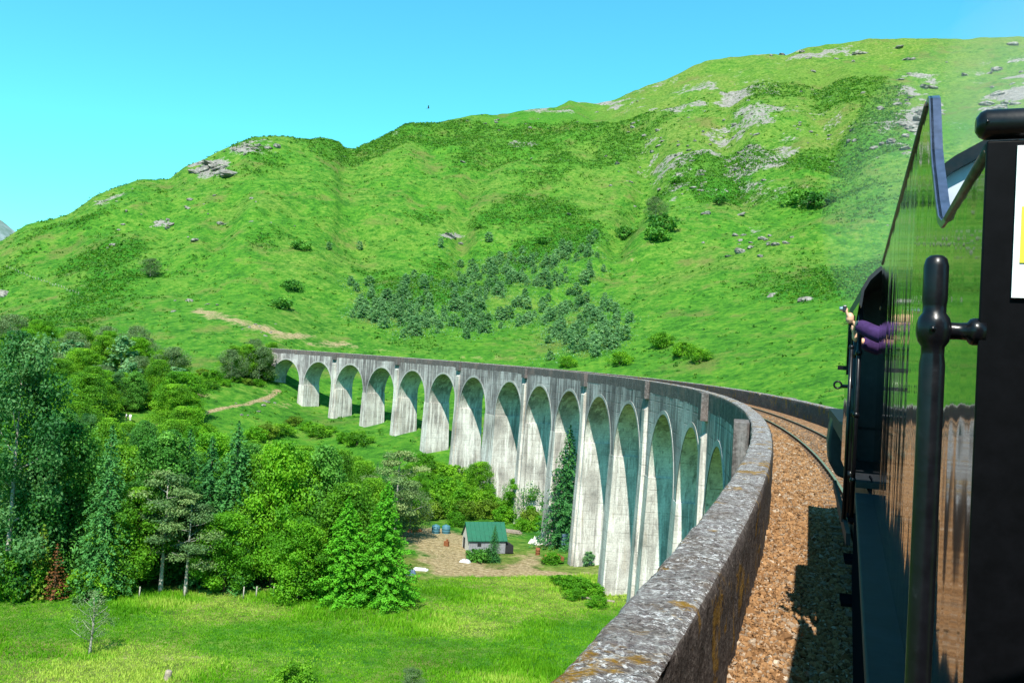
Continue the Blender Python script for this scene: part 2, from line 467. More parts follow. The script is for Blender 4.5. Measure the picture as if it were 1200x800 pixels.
M['feather'] = plain('dark_feathers', (.10, .10, .11), .8, .2)
k = NT('wind_glass', .02, .5); k.color((.95, .97, .97)); k.b.inputs['Transmission Weight'].default_value = 1.; k.b.inputs['IOR'].default_value = 1.02; M['glass'] = k.m


# ------------------------------------------------------------------ objects
def tag(o, label=None, cat=None, group=None, kind=None):
    if label: o['label'] = label
    if cat: o['category'] = cat
    if group: o['group'] = group
    if kind: o['kind'] = kind
    return o


def empty(name, loc, rz=0., label=None, cat=None, group=None):
    o = bpy.data.objects.new(name, None); COL.objects.link(o); o.location = loc; o.rotation_euler = (0, 0, rz); o.empty_display_size = .3
    return tag(o, label, cat, group)


def mesh_np(name, V, F, smooth=False, mats=(), mi=None, attrs=None):
    """V (n,3), F (m,k) arrays -> mesh data."""
    V = np.ascontiguousarray(V, np.float32); F = np.ascontiguousarray(F, np.int32)
    me = bpy.data.meshes.new(name); me.vertices.add(len(V)); me.vertices.foreach_set('co', V.ravel())
    m, kk = F.shape
    me.loops.add(m * kk); me.loops.foreach_set('vertex_index', F.ravel())
    me.polygons.add(m); me.polygons.foreach_set('loop_start', np.arange(0, m * kk, kk, dtype=np.int32))
    for mt in mats: me.materials.append(mt)
    if mi is not None: me.polygons.foreach_set('material_index', np.ascontiguousarray(mi, np.int32))
    me.polygons.foreach_set('use_smooth', np.full(m, smooth, bool))
    me.update(calc_edges=True)
    for k_, v_ in (attrs or {}).items():
        v_ = np.asarray(v_, np.float32)
        dom = 'FACE' if len(v_) == m else 'POINT'
        if v_.ndim == 1:
            a = me.attributes.new(k_, 'FLOAT', dom); a.data.foreach_set('value', v_)
        else:
            a = me.attributes.new(k_, 'FLOAT_COLOR', dom); a.data.foreach_set('color', np.ascontiguousarray(v_).ravel())
    return me


def link(name, me, parent=None, loc=None):
    o = bpy.data.objects.new(name, me); COL.objects.link(o)
    if parent is not None: o.parent = parent
    if loc is not None: o.location = loc
    return o


class MB:
    """Collects shapes and links them as one mesh object."""
    def __init__(s): s.v = []; s.f = []; s.m = []; s.s = []; s.cur = 0; s.sm = False

    def add(s, vs, fs, sm=None):
        b = len(s.v); s.v += [tuple(map(float, q)) for q in vs]
        for f in fs: s.f.append([b + i for i in f]); s.m.append(s.cur); s.s.append(s.sm if sm is None else sm)

    def box(s, c, d, M3=None):
        hx, hy, hz = d[0] / 2, d[1] / 2, d[2] / 2
        vs = [Vector((sx * hx, sy * hy, sz * hz)) for sx in (-1, 1) for sy in (-1, 1) for sz in (-1, 1)]
        if M3 is not None: vs = [M3 @ q for q in vs]
        vs = [q + Vector(c) for q in vs]
        s.add(vs, [(0, 1, 3, 2), (4, 6, 7, 5), (0, 4, 5, 1), (2, 3, 7, 6), (0, 2, 6, 4), (1, 5, 7, 3)], False)

    def tube(s, pts, rad, n=10, cap=True):
        pts = [Vector(p) for p in pts]; rad = [rad] * len(pts) if not hasattr(rad, '__len__') else rad
        vs = []; fs = []; prev = None
        for i, p in enumerate(pts):
            t = (pts[min(i + 1, len(pts) - 1)] - pts[max(i - 1, 0)])
            t = t.normalized() if t.length > 1e-9 else Vector((0, 0, 1))
            u = prev - t * prev.dot(t) if prev is not None else t.orthogonal()
            if u.length < 1e-6: u = t.orthogonal()
            u.normalize(); prev = u; w = t.cross(u)
            for j in range(n):
                a = 2 * PI * j / n
                vs.append(p + (u * math.cos(a) + w * math.sin(a)) * rad[i])
        for i in range(len(pts) - 1):
            for j in range(n):
                fs.append((i * n + j, i * n + (j + 1) % n, (i + 1) * n + (j + 1) % n, (i + 1) * n + j))
        s.add(vs, fs, True)
        if cap:
            b = len(s.v) - len(vs)
            s.f.append([b + j for j in range(n)][::-1]); s.m.append(s.cur); s.s.append(False)
            e = b + (len(pts) - 1) * n
            s.f.append([e + j for j in range(n)]); s.m.append(s.cur); s.s.append(False)

    def lathe(s, prof, p0, axis=(0, 0, 1), n=24):
        """prof [(radius, height)] around axis from p0."""
        ax = Vector(axis).normalized(); u = ax.orthogonal().normalized(); w = ax.cross(u); p0 = Vector(p0)
        vs = []; fs = []
        for r, h in prof:
            for j in range(n):
                a = 2 * PI * j / n; vs.append(p0 + ax * h + (u * math.cos(a) + w * math.sin(a)) * max(r, 1e-4))
        for i in range(len(prof) - 1):
            for j in range(n): fs.append((i * n + j, i * n + (j + 1) % n, (i + 1) * n + (j + 1) % n, (i + 1) * n + j))
        s.add(vs, fs, True)

    def prism(s, outline, fn, d0, d1):
        """outline 2D polygon; fn(a, b, d) -> 3D; extruded from d0 to d1."""
        n = len(outline)
        vs = [fn(a, b, d0) for a, b in outline] + [fn(a, b, d1) for a, b in outline]
        fs = [list(range(n))[::-1], [n + i for i in range(n)]] + [(i, (i + 1) % n, n + (i + 1) % n, n + i) for i in range(n)]
        s.add(vs, fs, False)

    def ball(s, c, r, n=12, sc=(1, 1, 1)):
        vs = []; fs = []; m = n // 2
        for i in range(m + 1):
            th = PI * i / m
            for j in range(n):
                a = 2 * PI * j / n
                vs.append((c[0] + sc[0] * r * math.sin(th) * math.cos(a), c[1] + sc[1] * r * math.sin(th) * math.sin(a), c[2] + sc[2] * r * math.cos(th)))
        for i in range(m):
            for j in range(n): fs.append((i * n + j, (i + 1) * n + j, (i + 1) * n + (j + 1) % n, i * n + (j + 1) % n))
        s.add(vs, fs, True)

    def data(s, name, mats):
        me = bpy.data.meshes.new(name); me.from_pydata(s.v, [], s.f)
        for mt in (mats if isinstance(mats, (list, tuple)) else [mats]): me.materials.append(mt)
        me.polygons.foreach_set('material_index', s.m); me.polygons.foreach_set('use_smooth', s.s)
        me.update(calc_edges=True)
        return me

    def build(s, name, mats, parent=None, loc=None, bevel=0.):
        o = link(name, s.data(name, mats), parent, loc)
        if bevel:
            b = o.modifiers.new('bevel', 'BEVEL'); b.width = bevel; b.segments = 2; b.limit_method = 'ANGLE'
        return o


def copy_tree(o, parent=None):
    c = o.copy(); COL.objects.link(c)
    if parent is not None: c.parent = parent
    for ch in list(o.children): copy_tree(ch, c)
    return c


# ------------------------------------------------------------------ camera, sun, sky
def rot_from_dirs():
    import itertools
    f = cam_dir(600, 400); 
    rx = cam_dir(600 + 1, 400); r = rx / np.dot(rx, f) - f; r /= np.linalg.norm(r)
    up = np.cross(r, f)
    return Matrix(((r[0], up[0], -f[0]), (r[1], up[1], -f[1]), (r[2], up[2], -f[2])))


cam = bpy.data.cameras.new('camera'); co = bpy.data.objects.new('camera', cam); COL.objects.link(co); SC.camera = co
cam.sensor_width = 36.; cam.sensor_fit = 'HORIZONTAL'; cam.lens = FPX / 1200 * 36; cam.clip_start = .05; cam.clip_end = 20000
mw = rot_from_dirs().to_4x4(); mw.translation = Vector((0, 0, CZ)); co.matrix_world = mw

SUN = Vector((.14, -.575, .80)).normalized()
sl = bpy.data.lights.new('sun', 'SUN'); sl.energy = 4.8; sl.angle = math.radians(.5); sl.color = (1., .95, .86)
so = bpy.data.objects.new('sun', sl); COL.objects.link(so); so.rotation_euler = SUN.to_track_quat('Z', 'Y').to_euler(); so.location = (0, -20, 80)
wd = bpy.data.worlds.new('World'); SC.world = wd; wd.use_nodes = True
wt = wd.node_tree; bg = wt.nodes['Background']
sk = wt.nodes.new('ShaderNodeTexSky'); sk.sky_type = 'NISHITA'; sk.sun_disc = False
sk.sun_elevation = math.asin(SUN.z); sk.sun_rotation = math.atan2(SUN.x, SUN.y); sk.altitude = 100; sk.air_density = 1.0; sk.dust_density = .3; sk.ozone_density = 2.0
mx = wt.nodes.new('ShaderNodeMixRGB'); mx.blend_type = 'MULTIPLY'; mx.inputs[0].default_value = 1.; mx.inputs[2].default_value = (.33, 1.08, .98, 1)
wt.links.new(sk.outputs[0], mx.inputs[1]); wt.links.new(mx.outputs[0], bg.inputs[0]); bg.inputs[1].default_value = .125
SC.view_settings.view_transform = 'Standard'; SC.view_settings.look = 'None'; SC.view_settings.gamma = 1; SC.view_settings.exposure = 1.08
SC.cycles.max_bounces = 6; SC.cycles.transparent_max_bounces = 8; SC.cycles.use_denoising = True

# ------------------------------------------------------------------ the land
def build_land():
    azs = np.concatenate([np.arange(-180, -66, 3.), np.arange(-66, 16, .16), np.arange(16, 60, 1.), np.arange(60, 181, 4.)])
    rs = np.concatenate([np.linspace(1, 40, 12), np.arange(42, 140, 1.2), np.arange(140, 320, 1.8), np.arange(320, 700, 2.4), np.arange(700, 1060, 2.2), np.linspace(1064, 1400, 40), np.geomspace(1450, 9000, 14)])
    A, Rr = np.meshgrid(np.radians(azs), rs, indexing='ij')
    x = (Rr * np.sin(A)).ravel(); y = (Rr * np.cos(A)).ravel(); z = ground(x, y)
    na, nr = len(azs), len(rs)
    i = np.arange(na - 1)[:, None] * nr + np.arange(nr - 1)[None]
    F = np.stack([i, i + nr, i + nr + 1, i + 1], -1).reshape(-1, 4)
    u, v = survey(x, y, z); r = np.hypot(x, y)
    front = (y > 0) & (u > -400) & (u < 1600)
    spot = lambda cu, cv, su, sv, a=1.: a * np.exp(-((u - cu) / su) ** 2 - ((v - cv) / sv) ** 2) * front
    hill = sstep(260, 420, r)
    rough = fbm(x, y, 26, 5, 41, .6); rough2 = .8 * fbm(x, y * .6, 60, 4, 43) + .2 * fbm(x, y * .7, 19, 4, 44)
    rock = hill * (.25 * sstep(.52, .66, rough))
    for s in [(900, 150, 130, 45, .52), (830, 110, 90, 22, .5), (940, 62, 70, 9, .8), (1075, 130, 30, 42, 1.7), (1180, 110, 32, 45, 1.4), (790, 200, 50, 40, .5), (880, 205, 80, 30, .45), (245, 196, 26, 11, 1.3), (285, 173, 30, 8, .9),
              (300, 160, 20, 5, .9), (800, 248, 18, 16, .75), (880, 282, 45, 14, .7), (945, 352, 12, 6, .8), (905, 348, 16, 8, .5), (600, 168, 50, 6, .7), (590, 186, 40, 5, .6), (650, 128, 60, 5, .6), (465, 152, 25, 7, .7), (130, 235, 30, 8, .6),
              (185, 262, 20, 6, .6), (260, 262, 18, 6, .8), (200, 262, 16, 5, .6), (228, 283, 14, 5, .7), (528, 277, 16, 5, .9), (690, 120, 40, 8, .5), (160, 228, 20, 4, .8), (0, 345, 12, 7, 1.), (745, 120, 40, 12, .4)]:
        rock = rock + spot(*s) * (.22 + .75 * sstep(.42, .62, rough)) * hill
    brack = hill * (.10 + .72 * sstep(.47, .57, rough2) * (1 - .55 * sstep(520, 700, r)) + .35 * (rough - .5)) * (1 - .75 * sstep(760, 950, r) * sstep(-20, -10, np.degrees(np.arctan2(x, y))))
    for s in [(960, 330, 90, 35, .5), (1000, 230, 50, 30, .5), (900, 235, 70, 18, .4), (800, 415, 50, 20, .5), (200, 330, 120, 40, .2), (480, 400, 80, 15, .3), (740, 350, 14, 30, .5), (680, 690, 30, 14, .8)]:
        brack = brack + spot(*s) * (.3 + rough)
    for s in [(720, 310, 30, 45, .7), (470, 240, 30, 10, .4), (870, 390, 60, 25, .35), (850, 255, 60, 25, .5), (400, 330, 60, 14, .4)]:
        brack = brack - spot(*s)
    dry = hill * (.28 + .26 * sstep(-24, -12, np.degrees(np.arctan2(x, y))) * sstep(520, 760, r)) + .5 * (fbm(x, y, 35, 4, 61) - .5)
    mead = 1 - sstep(125, 170, r)
    dry = dry + mead * (.25 + .9 * sstep(.42, .62, fbm(x, y, 13, 5, 71))) * .7
    for s in [(250, 785, 110, 16, .6), (60, 755, 60, 6, .6), (620, 700, 60, 14, .35), (420, 715, 60, 8, .3), (560, 680, 60, 12, .45), (610, 655, 40, 20, .5), (300, 460, 60, 12, .2), (400, 470, 60, 14, .2)]:
        dry = dry + spot(*s)
    bare = np.zeros_like(x)
    for s in [(515, 638, 46, 20, 1.1), (535, 662, 36, 10, 1.1), (590, 671, 80, 4., 1.1), (625, 655, 30, 10, .75), (680, 674, 40, 2.6, 1.), (610, 668, 20, 8, .7), (500, 625, 30, 6, .8), (600, 626, 40, 4, .8), (600, 585, 30, 3, .7),
              (255, 372, 22, 5, .8), (300, 383, 25, 5, .85), (345, 394, 30, 5, .9), (390, 403, 40, 4, .85), (450, 409, 60, 4, .5), (560, 418, 60, 4, .42), (215, 455, 18, 6, .6), (235, 462, 18, 5, .5), (320, 458, 25, 6, .5), (100, 335, 26, 2, .55), (335, 475, 20, 8, .5),
              (900, 470, 40, 4, .4), (800, 455, 30, 4, .4), (740, 300, 4, 30, .4), (156, 517, 8, 5, .9)]:
        bare = bare + spot(*s)
    # the worn footpath to the far end of the viaduct
    pts = np.array([at(*q)[:2] for q in [(140, 513), (160, 507), (222, 489), (255, 480), (290, 474), (312, 467), (326, 458)]])
    for a, b in zip(pts[:-1], pts[1:]):
        ab = b - a; t = np.clip(((x - a[0]) * ab[0] + (y - a[1]) * ab[1]) / (ab @ ab), 0, 1)
        dd = np.hypot(x - a[0] - t * ab[0], y - a[1] - t * ab[1]); bare = np.maximum(bare, 1.0 * np.exp(-(dd / 1.3) ** 2))
    pts = np.array([at(*q)[:2] for q in [(232, 364), (262, 373), (290, 381), (318, 389), (345, 395), (375, 402), (415, 408)]])
    for a, b in zip(pts[:-1], pts[1:]):
        ab = b - a; t = np.clip(((x - a[0]) * ab[0] + (y - a[1]) * ab[1]) / (ab @ ab), 0, 1)
        dd = np.hypot(x - a[0] - t * ab[0], y - a[1] - t * ab[1]); bare = np.maximum(bare, 0.8 * np.exp(-(dd / (2.2 + 5 * fbm(x, y, 14, 3, 55))) ** 2) * (.45 + .9 * fbm(x, y, 6, 3, 57)))
    land = np.stack([np.clip(rock, 0, 1.3), np.clip(brack, 0, 1), np.clip(dry, 0, 1), np.ones_like(x)], -1)
    me = mesh_np('ground', np.stack([x, y, z], -1), F, True, [M['land']], None, {'land': land, 'bare': np.clip(bare, 0, 1.2)})
    o = link('ground', me); tag(o, kind='structure')
    return dict(x=x, y=y, z=z, brack=brack, rock=rock, dry=dry, bare=bare, r=r, u=u, v=v, front=front)


LAND = build_land()


def far_mountain():
    d = cam_dir(-10, 254); az0 = math.atan2(d[0], d[1]); r0 = 3200.
    n = 60; V = []; F = []
    azs = np.radians(np.linspace(-75, -46, n))
    for i, a in enumerate(azs):
        top = CZ + r0 * math.tan(math.radians(max(1.5, 9.3 - .66 * abs(math.degrees(a) + 57.0)))) + 30 * (fbm(np.array([i * 1.]), np.array([0.]), 4, 3)[0] - .5)
        for j in range(14):
            t = j / 13; rr = r0 - 1100 * (1 - t); zz = -30 + (top + 30) * t ** 1.3 + 60 * (fbm(np.array([i * 3.]), np.array([j * 9.]), 12, 3, 5)[0] - .5) * math.sin(PI * t)
            V.append((rr * math.sin(a), rr * math.cos(a), zz))
        V.append(((r0 + 900) * math.sin(a), (r0 + 900) * math.cos(a), -40))
    k = 15
    for i in range(n - 1):
        for j in range(k - 1): F.append((i * k + j, (i + 1) * k + j, (i + 1) * k + j + 1, i * k + j + 1))
    k_ = NT('hazed_mountain_rock', .95, .1)  # grey rock, with the blue of distant haze mixed into its colour
    k_.color(k_.ramp(k_.noise(.012, 7, .7), [(.35, (.10, .16, .13)), (.55, (.20, .25, .25)), (.7, (.33, .36, .38))]))
    o = link('far_mountain', mesh_np('far_mountain', np.array(V), np.array(F), True, [k_.m])); tag(o, kind='structure')


far_mountain()

# ------------------------------------------------------------------ viaduct
def P(a, s, z):
    """Point a metres outward of the inner face, s metres along the line, z above the parapet top at the camera."""
    ph = s / R
    return ((R + a) * math.cos(ph) - (R + ACAM), (R + a) * math.sin(ph), PZ + z + GR * s)


D1, D2, S15 = 16.80, 20.08, .2407 * R
arch_s = {15: S15}
for k_ in range(14, 0, -1): arch_s[k_] = arch_s[k_ + 1] + (D2 if k_ in (12, 7) else D1)
for k_ in range(16, 21): arch_s[k_] = arch_s[k_ - 1] - D1
RA, ZC = 7.3, -3.17; ZS = ZC - RA; ZT = -1.26
via = empty('railway_viaduct', (arch_s[10] and P(W / 2, arch_s[10], 0)[0], P(W / 2, arch_s[10], 0)[1], 0), 0,
            'long curved grey concrete railway viaduct of tall round arches crossing the valley', 'viaduct')
VO = np.array(via.location)


def Pv(a, s, z): return tuple(np.array(P(a, s, z)) - VO)


def build_span(k, s0, s1):
    """The wall over one arch, from pier centre to pier centre."""
    sc = arch_s[k]; mb = MB(); n = 28
    xs = [s0] + [sc - RA * math.cos(PI * i / n) for i in range(n + 1)] + [s1]
    zs = [ZS] + [ZS + RA * math.sin(PI * i / n) for i in range(n + 1)] + [ZS]
    for a, flip in ((0., False), (W, True)):
        vs = []; fs = []
        for x, zb in zip(xs, zs): vs += [Pv(a, x, zb), Pv(a, x, ZT)]
        for i in range(len(xs) - 1):
            f = (2 * i, 2 * i + 2, 2 * i + 3, 2 * i + 1); fs.append(f if flip else f[::-1])
        mb.cur = 0; mb.add(vs, fs)
    vs = []; fs = []; mb.cur = 1
    for i in range(1, n + 2):
        for j in range(5): vs.append(Pv(W * j / 4, xs[i], zs[i]))
    for i in range(n):
        for j in range(4): fs.append((i * 5 + j, i * 5 + j + 1, i * 5 + j + 6, i * 5 + j + 5))
    mb.add(vs, fs, True)
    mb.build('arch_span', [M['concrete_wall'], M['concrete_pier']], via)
    rg = MB()
    for a, sgn in ((0., -1), (W, 1)):
        vs = []; fs = []; e = .05 * sgn
        for i in range(n + 1):
            c, s_ = math.cos(PI * i / n), math.sin(PI * i / n); q = RA + .42
            vs += [Pv(a + e, sc - RA * c, ZS + RA * s_), Pv(a + e, sc - q * c, ZS + q * s_), Pv(a, sc - q * c, ZS + q * s_), Pv(a, sc - RA * c, ZS + RA * s_)]
        for i in range(n):
            for j in range(3): fs.append((4 * i + j, 4 * i + j + 1, 4 * i + j + 5, 4 * i + j + 4))
        rg.add(vs, fs)
    rg.build('arch_ring', M['concrete_ring'], via)


def slab_s(mb, a0, a1, s0, s1, z0, z1, taper=(0, 0, 0)):
    """Box in viaduct coordinates; taper grows the bottom (a0 side, a1 side, along)."""
    vs = []
    for z, t in ((z0, 1), (z1, 0)):
        vs += [Pv(a0 - taper[0] * t, s0 - taper[2] * t, z), Pv(a1 + taper[1] * t, s0 - taper[2] * t, z), Pv(a1 + taper[1] * t, s1 + taper[2] * t, z), Pv(a0 - taper[0] * t, s1 + taper[2] * t, z)]
    mb.add(vs, [(3, 2, 1, 0), (4, 5, 6, 7), (0, 1, 5, 4), (1, 2, 6, 5), (2, 3, 7, 6), (3, 0, 4, 7)])


bounds = {}
for k_ in range(1, 20): bounds[k_] = (arch_s[k_] + arch_s[k_ + 1]) / 2      # pier k between arch k and k+1
bounds[0] = arch_s[1] + D1 / 2; bounds[20] = arch_s[20] - D1 / 2
for k_ in range(1, 21): build_span(k_, bounds[k_], bounds[k_ - 1])
for k_ in range(0, 21):
    s = bounds[k_]; wide = k_ in (12, 7)
    ht = (D2 / 2 - RA if wide else D1 / 2 - RA) + .28
    c = P(W / 2, s, 0); gz = min(ground(*P(0, s, 0)[:2]), ground(*P(W, s, 0)[:2])) - 1.0
    zb = gz - PZ - GR * s; H = ZS - zb
    mb = MB(); nl = max(2, int(H / 3))
    slab_s(mb, -.03, W + .03, s - ht, s + ht, zb, ZS, (H / 29, H / 29, H / 80))
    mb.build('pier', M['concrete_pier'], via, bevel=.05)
    if k_ % 2 == 0 and k_ > 0:
        for a0, a1, sg in ((-.42, -.032, 0), (W + .032, W + .42, 1)):
            pl = MB()
            slab_s(pl, a0, a1, s - .75, s + .75, zb, ZS, ((H / 29) if not sg else -(H / 29), (H / 29) if sg else -(H / 29), H / 110))
            slab_s(pl, a0 if not sg else W, 0 if not sg else a1, s - .75, s + .75, ZS, -3.3)
            # sloped cap
            o_, i_ = (a0, 0.) if not sg else (a1, W)
            vs = [Pv(o_, s - .75, -3.3), Pv(o_, s + .75, -3.3), Pv(i_, s + .75, -3.3), Pv(i_, s - .75, -3.3), Pv(i_, s - .75, -2.95), Pv(i_, s + .75, -2.95)]
            pl.add(vs, [(0, 1, 5, 4), (0, 4, 3), (1, 2, 5), (2, 3, 4, 5)])
            pl.build('pilaster', M['concrete_pier'], via)
        for a0, a1 in ((-.56, -.03), (W + .03, W + .56)):
            rf = MB(); slab_s(rf, a0, a1, s - .95, s + .95, -2.05, -.02); rf.build('refuge', M['parapet_outer'], via, bevel=.03)
# abutment walls at the two ends
for q in ((bounds[0], bounds[0] + 4, -16), (bounds[20] - 12, bounds[20], -30)):
    ab = MB(); slab_s(ab, 0, W, q[0], q[1], q[2], ZT); ab.build('abutment', M['concrete_wall'], via)


def parapet(a0, a1, s_start, s_end, name, side_out, side_in, skip=None):
    """A swept wall with rounded, worn top edges."""
    ss = [s_start]
    while ss[-1] < s_end:
        q = ss[-1]; ss.append(q + (.05 if 1.5 < q < 14 else .12 if q < 34 else .6 if q < 90 else 2.))
    ss = np.array(ss)
    h = 1.26; e = .05
    pr = [(a0, -h - .1)] + [(a0, -h + h * t) for t in (.15, .4, .6, .8, .92)] + [(a0 + .008, -.05), (a0 + .025, -.018), (a0 + .06, 0)]
    pr += [(a0 + .06 + (a1 - a0 - .12) * t, .006 * math.sin(PI * t)) for t in np.linspace(.08, .92, 10)]
    pr += [(a1 - .06, 0), (a1 - .025, -.018), (a1 - .008, -.05)] + [(a1, -h * t) for t in (.1, .2, .3, .4, .5, .6, .7, .8, .92, 1.05)]
    npr = len(pr); pa = np.array([q[0] for q in pr]); pz = np.array([q[1] for q in pr])
    S, A = np.meshgrid(ss, pa, indexing='ij'); Z = np.broadcast_to(pz, S.shape).copy()
    per = np.concatenate([[0], np.cumsum(np.hypot(np.diff(pa), np.diff(pz)))]); PR = np.broadcast_to(per, S.shape)
    n1 = fbm(S, PR, .35, 4, 91) - .5; n2 = fbm(S, PR, .09, 3, 92) - .5; n3 = fbm(S, PR, 2.5, 2, 93) - .5
    inner = (A > (a0 + a1) / 2); dp = .036 * n1 + .026 * n2 + .03 * n3
    top = (Z > -.03)
    Z = Z + np.where(top, dp, 0); A = A + np.where(top, 0, np.where(inner, 1, -1) * dp * 1.3)
    if skip is not None:
        for c0, c1, dz in skip: Z = Z + np.where((S > c0) & (S < c1) & (Z > -.5), -dz, 0)
    ph = S / R; x = (R + A) * np.cos(ph) - (R + ACAM) - VO[0]; y = (R + A) * np.sin(ph) - VO[1]; z = PZ + Z + GR * S - VO[2]
    n = len(ss); i = np.arange(n - 1)[:, None] * npr + np.arange(npr - 1)[None]
    F = np.stack([i, i + 1, i + npr + 1, i + npr], -1)
    mi = np.zeros(F.shape[:2], int); mi[:, :6] = 1; mi[:, 20:] = 2
    me = mesh_np(name, np.stack([x, y, z], -1).reshape(-1, 3), F.reshape(-1, 4), True, [M['parapet_top'], side_out, side_in], mi.ravel())
    link(name, me, via)


parapet(0., TP, -8, bounds[0] + 4, 'parapet', M['parapet_outer'], M['parapet_side'])
parapet(W - .45, W, -8, bounds[0] + 4, 'parapet', M['parapet_side'], M['parapet_outer'], [(40.0, 41.6, .32), (73., 73.5, .1)])

# ------------------------------------------------------------------ track
def sweep(prof, s0, s1, ds, closed=True, org=(0, 0, 0)):
    ss = np.arange(s0, s1 + ds, ds); V = []; n = len(prof)
    for s in ss:
        for a, z in prof: V.append(tuple(np.array(P(a, s, z)) - np.array(org)))
    F = []
    for i in range(len(ss) - 1):
        for j in range(n if closed else n - 1): F.append((i * n + j, i * n + (j + 1) % n, (i + 1) * n + (j + 1) % n, (i + 1) * n + j))
    return np.array(V), np.array(F)


ZB = -1.2
V, F = sweep([(.3, ZB), (.9, ZB), (1.6, ZB + .01), (2.0, ZB + .015), (2.95, ZB - .02), (3.9, ZB + .03), (4.4, ZB + .07), (W - .3, ZB + .09)][::-1], -10, 311, .5, False)
tag(link('ballast_bed', mesh_np('ballast_bed', V, F, True, [M['ballast']])), kind='structure')
trk = empty('railway_track', P(2.95, 20, -1.2), 0, 'single curving railway track of two rusty steel rails on orange ballast', 'track')
TO = np.array(trk.location)
A_L, A_R = 2.22, 3.70
for a in (A_L, A_R):
    pr = [(a - .035, -1.0), (a + .035, -1.0), (a + .036, -1.03), (a + .012, -1.05), (a + .01, -1.12), (a + .07, -1.135), (a + .07, -1.15), (a - .07, -1.15), (a - .07, -1.135), (a - .01, -1.12), (a - .012, -1.05), (a - .036, -1.03)]
    V, F = sweep(pr, 2, 311, .7, True, TO)
    mi = np.array(([1] + [0] * 11) * (len(F) // 12))
    rl = link('rail', mesh_np('rail', V, F, False, [M['rail_side'], M['rail_top']], mi), trk)
sm = MB(); sm.box((0, 0, 0), (2.5, .25, .12)); smd = None
for a in (A_L, A_R):
    for da in (-.1, .1): sm.box((a + da - 2.95, 0, .085), (.11, .16, .07))
for i in range(96):
    s = 8 + i * .72
    if smd is None: smd = sm.data('sleeper', M['sleeper'])
    o = link('sleeper', smd, trk); o.location = Vector(np.array(P(2.95, s, -1.215)) - TO); o.rotation_euler = (0, 0, s / R)


def ballast_stones():
    """Loose stones of the near ballast, one heap nobody could count."""
    t = (1 + 5 ** .5) / 2
    ico = np.array([(-1, t, 0), (1, t, 0), (-1, -t, 0), (1, -t, 0), (0, -1, t), (0, 1, t), (0, -1, -t), (0, 1, -t), (t, 0, -1), (t, 0, 1), (-t, 0, -1), (-t, 0, 1)]) / 1.9
    fc = np.array([(0, 11, 5), (0, 5, 1), (0, 1, 7), (0, 7, 10), (0, 10, 11), (1, 5, 9), (5, 11, 4), (11, 10, 2), (10, 7, 6), (7, 1, 8), (3, 9, 4), (3, 4, 2), (3, 2, 6), (3, 6, 8), (3, 8, 9), (4, 9, 5), (2, 4, 11), (6, 2, 10), (8, 6, 7), (9, 8, 1)])
    N = 105000
    s = 3.2 + (62 - 3.2) * rng.random(N) ** 2.4; a = TP - .02 + rng.random(N) * (2.15 - TP)
    k = int(N * .13); a[:k] = 2.3 + rng.random(k) * 2.6
    sz = .0195 * np.exp(.33 * rng.standard_normal(N)) * (1 + 1.0 * sstep(8, 45, s)); sz = np.clip(sz, .012, .08)
    base = ico[None] * (1 + .30 * rng.standard_normal((N, 12, 1))) * np.stack([1 + .4 * rng.random(N), 1 + .2 * rng.random(N), .55 + .4 * rng.random(N)], -1)[:, None]
    q = rng.standard_normal((N, 4)); q /= np.linalg.norm(q, axis=1, keepdims=True); w_, x_, y_, z_ = q.T
    Rm = np.stack([1 - 2 * (y_ * y_ + z_ * z_), 2 * (x_ * y_ - z_ * w_), 2 * (x_ * z_ + y_ * w_), 2 * (x_ * y_ + z_ * w_), 1 - 2 * (x_ * x_ + z_ * z_), 2 * (y_ * z_ - x_ * w_), 2 * (x_ * z_ - y_ * w_), 2 * (y_ * z_ + x_ * w_), 1 - 2 * (x_ * x_ + y_ * y_)], -1).reshape(N, 3, 3)
    Vv = np.einsum('nij,nkj->nki', Rm, base) * sz[:, None, None]
    ph = s / R
    ctr = np.stack([(R + a) * np.cos(ph) - (R + ACAM), (R + a) * np.sin(ph), PZ + ZB + GR * s + rng.random(N) * .03 - .004 + .03 * (fbm(a, s, .5, 2) - .5)], -1)
    Vv = (Vv + ctr[:, None]).reshape(-1, 3); Fv = (fc[None] + (np.arange(N) * 12)[:, None, None]).reshape(-1, 3)
    tone = np.clip(np.repeat(rng.beta(1.6, 1.7, N) + .15 * (fbm(a, s, .8, 3, 8) - .5), 20), 0, 1)
    o = link('ballast_stones', mesh_np('ballast_stones', Vv, Fv, False, [M['ballast_stone']], None, {'tone': tone})); tag(o, kind='stuff')


ballast_stones()

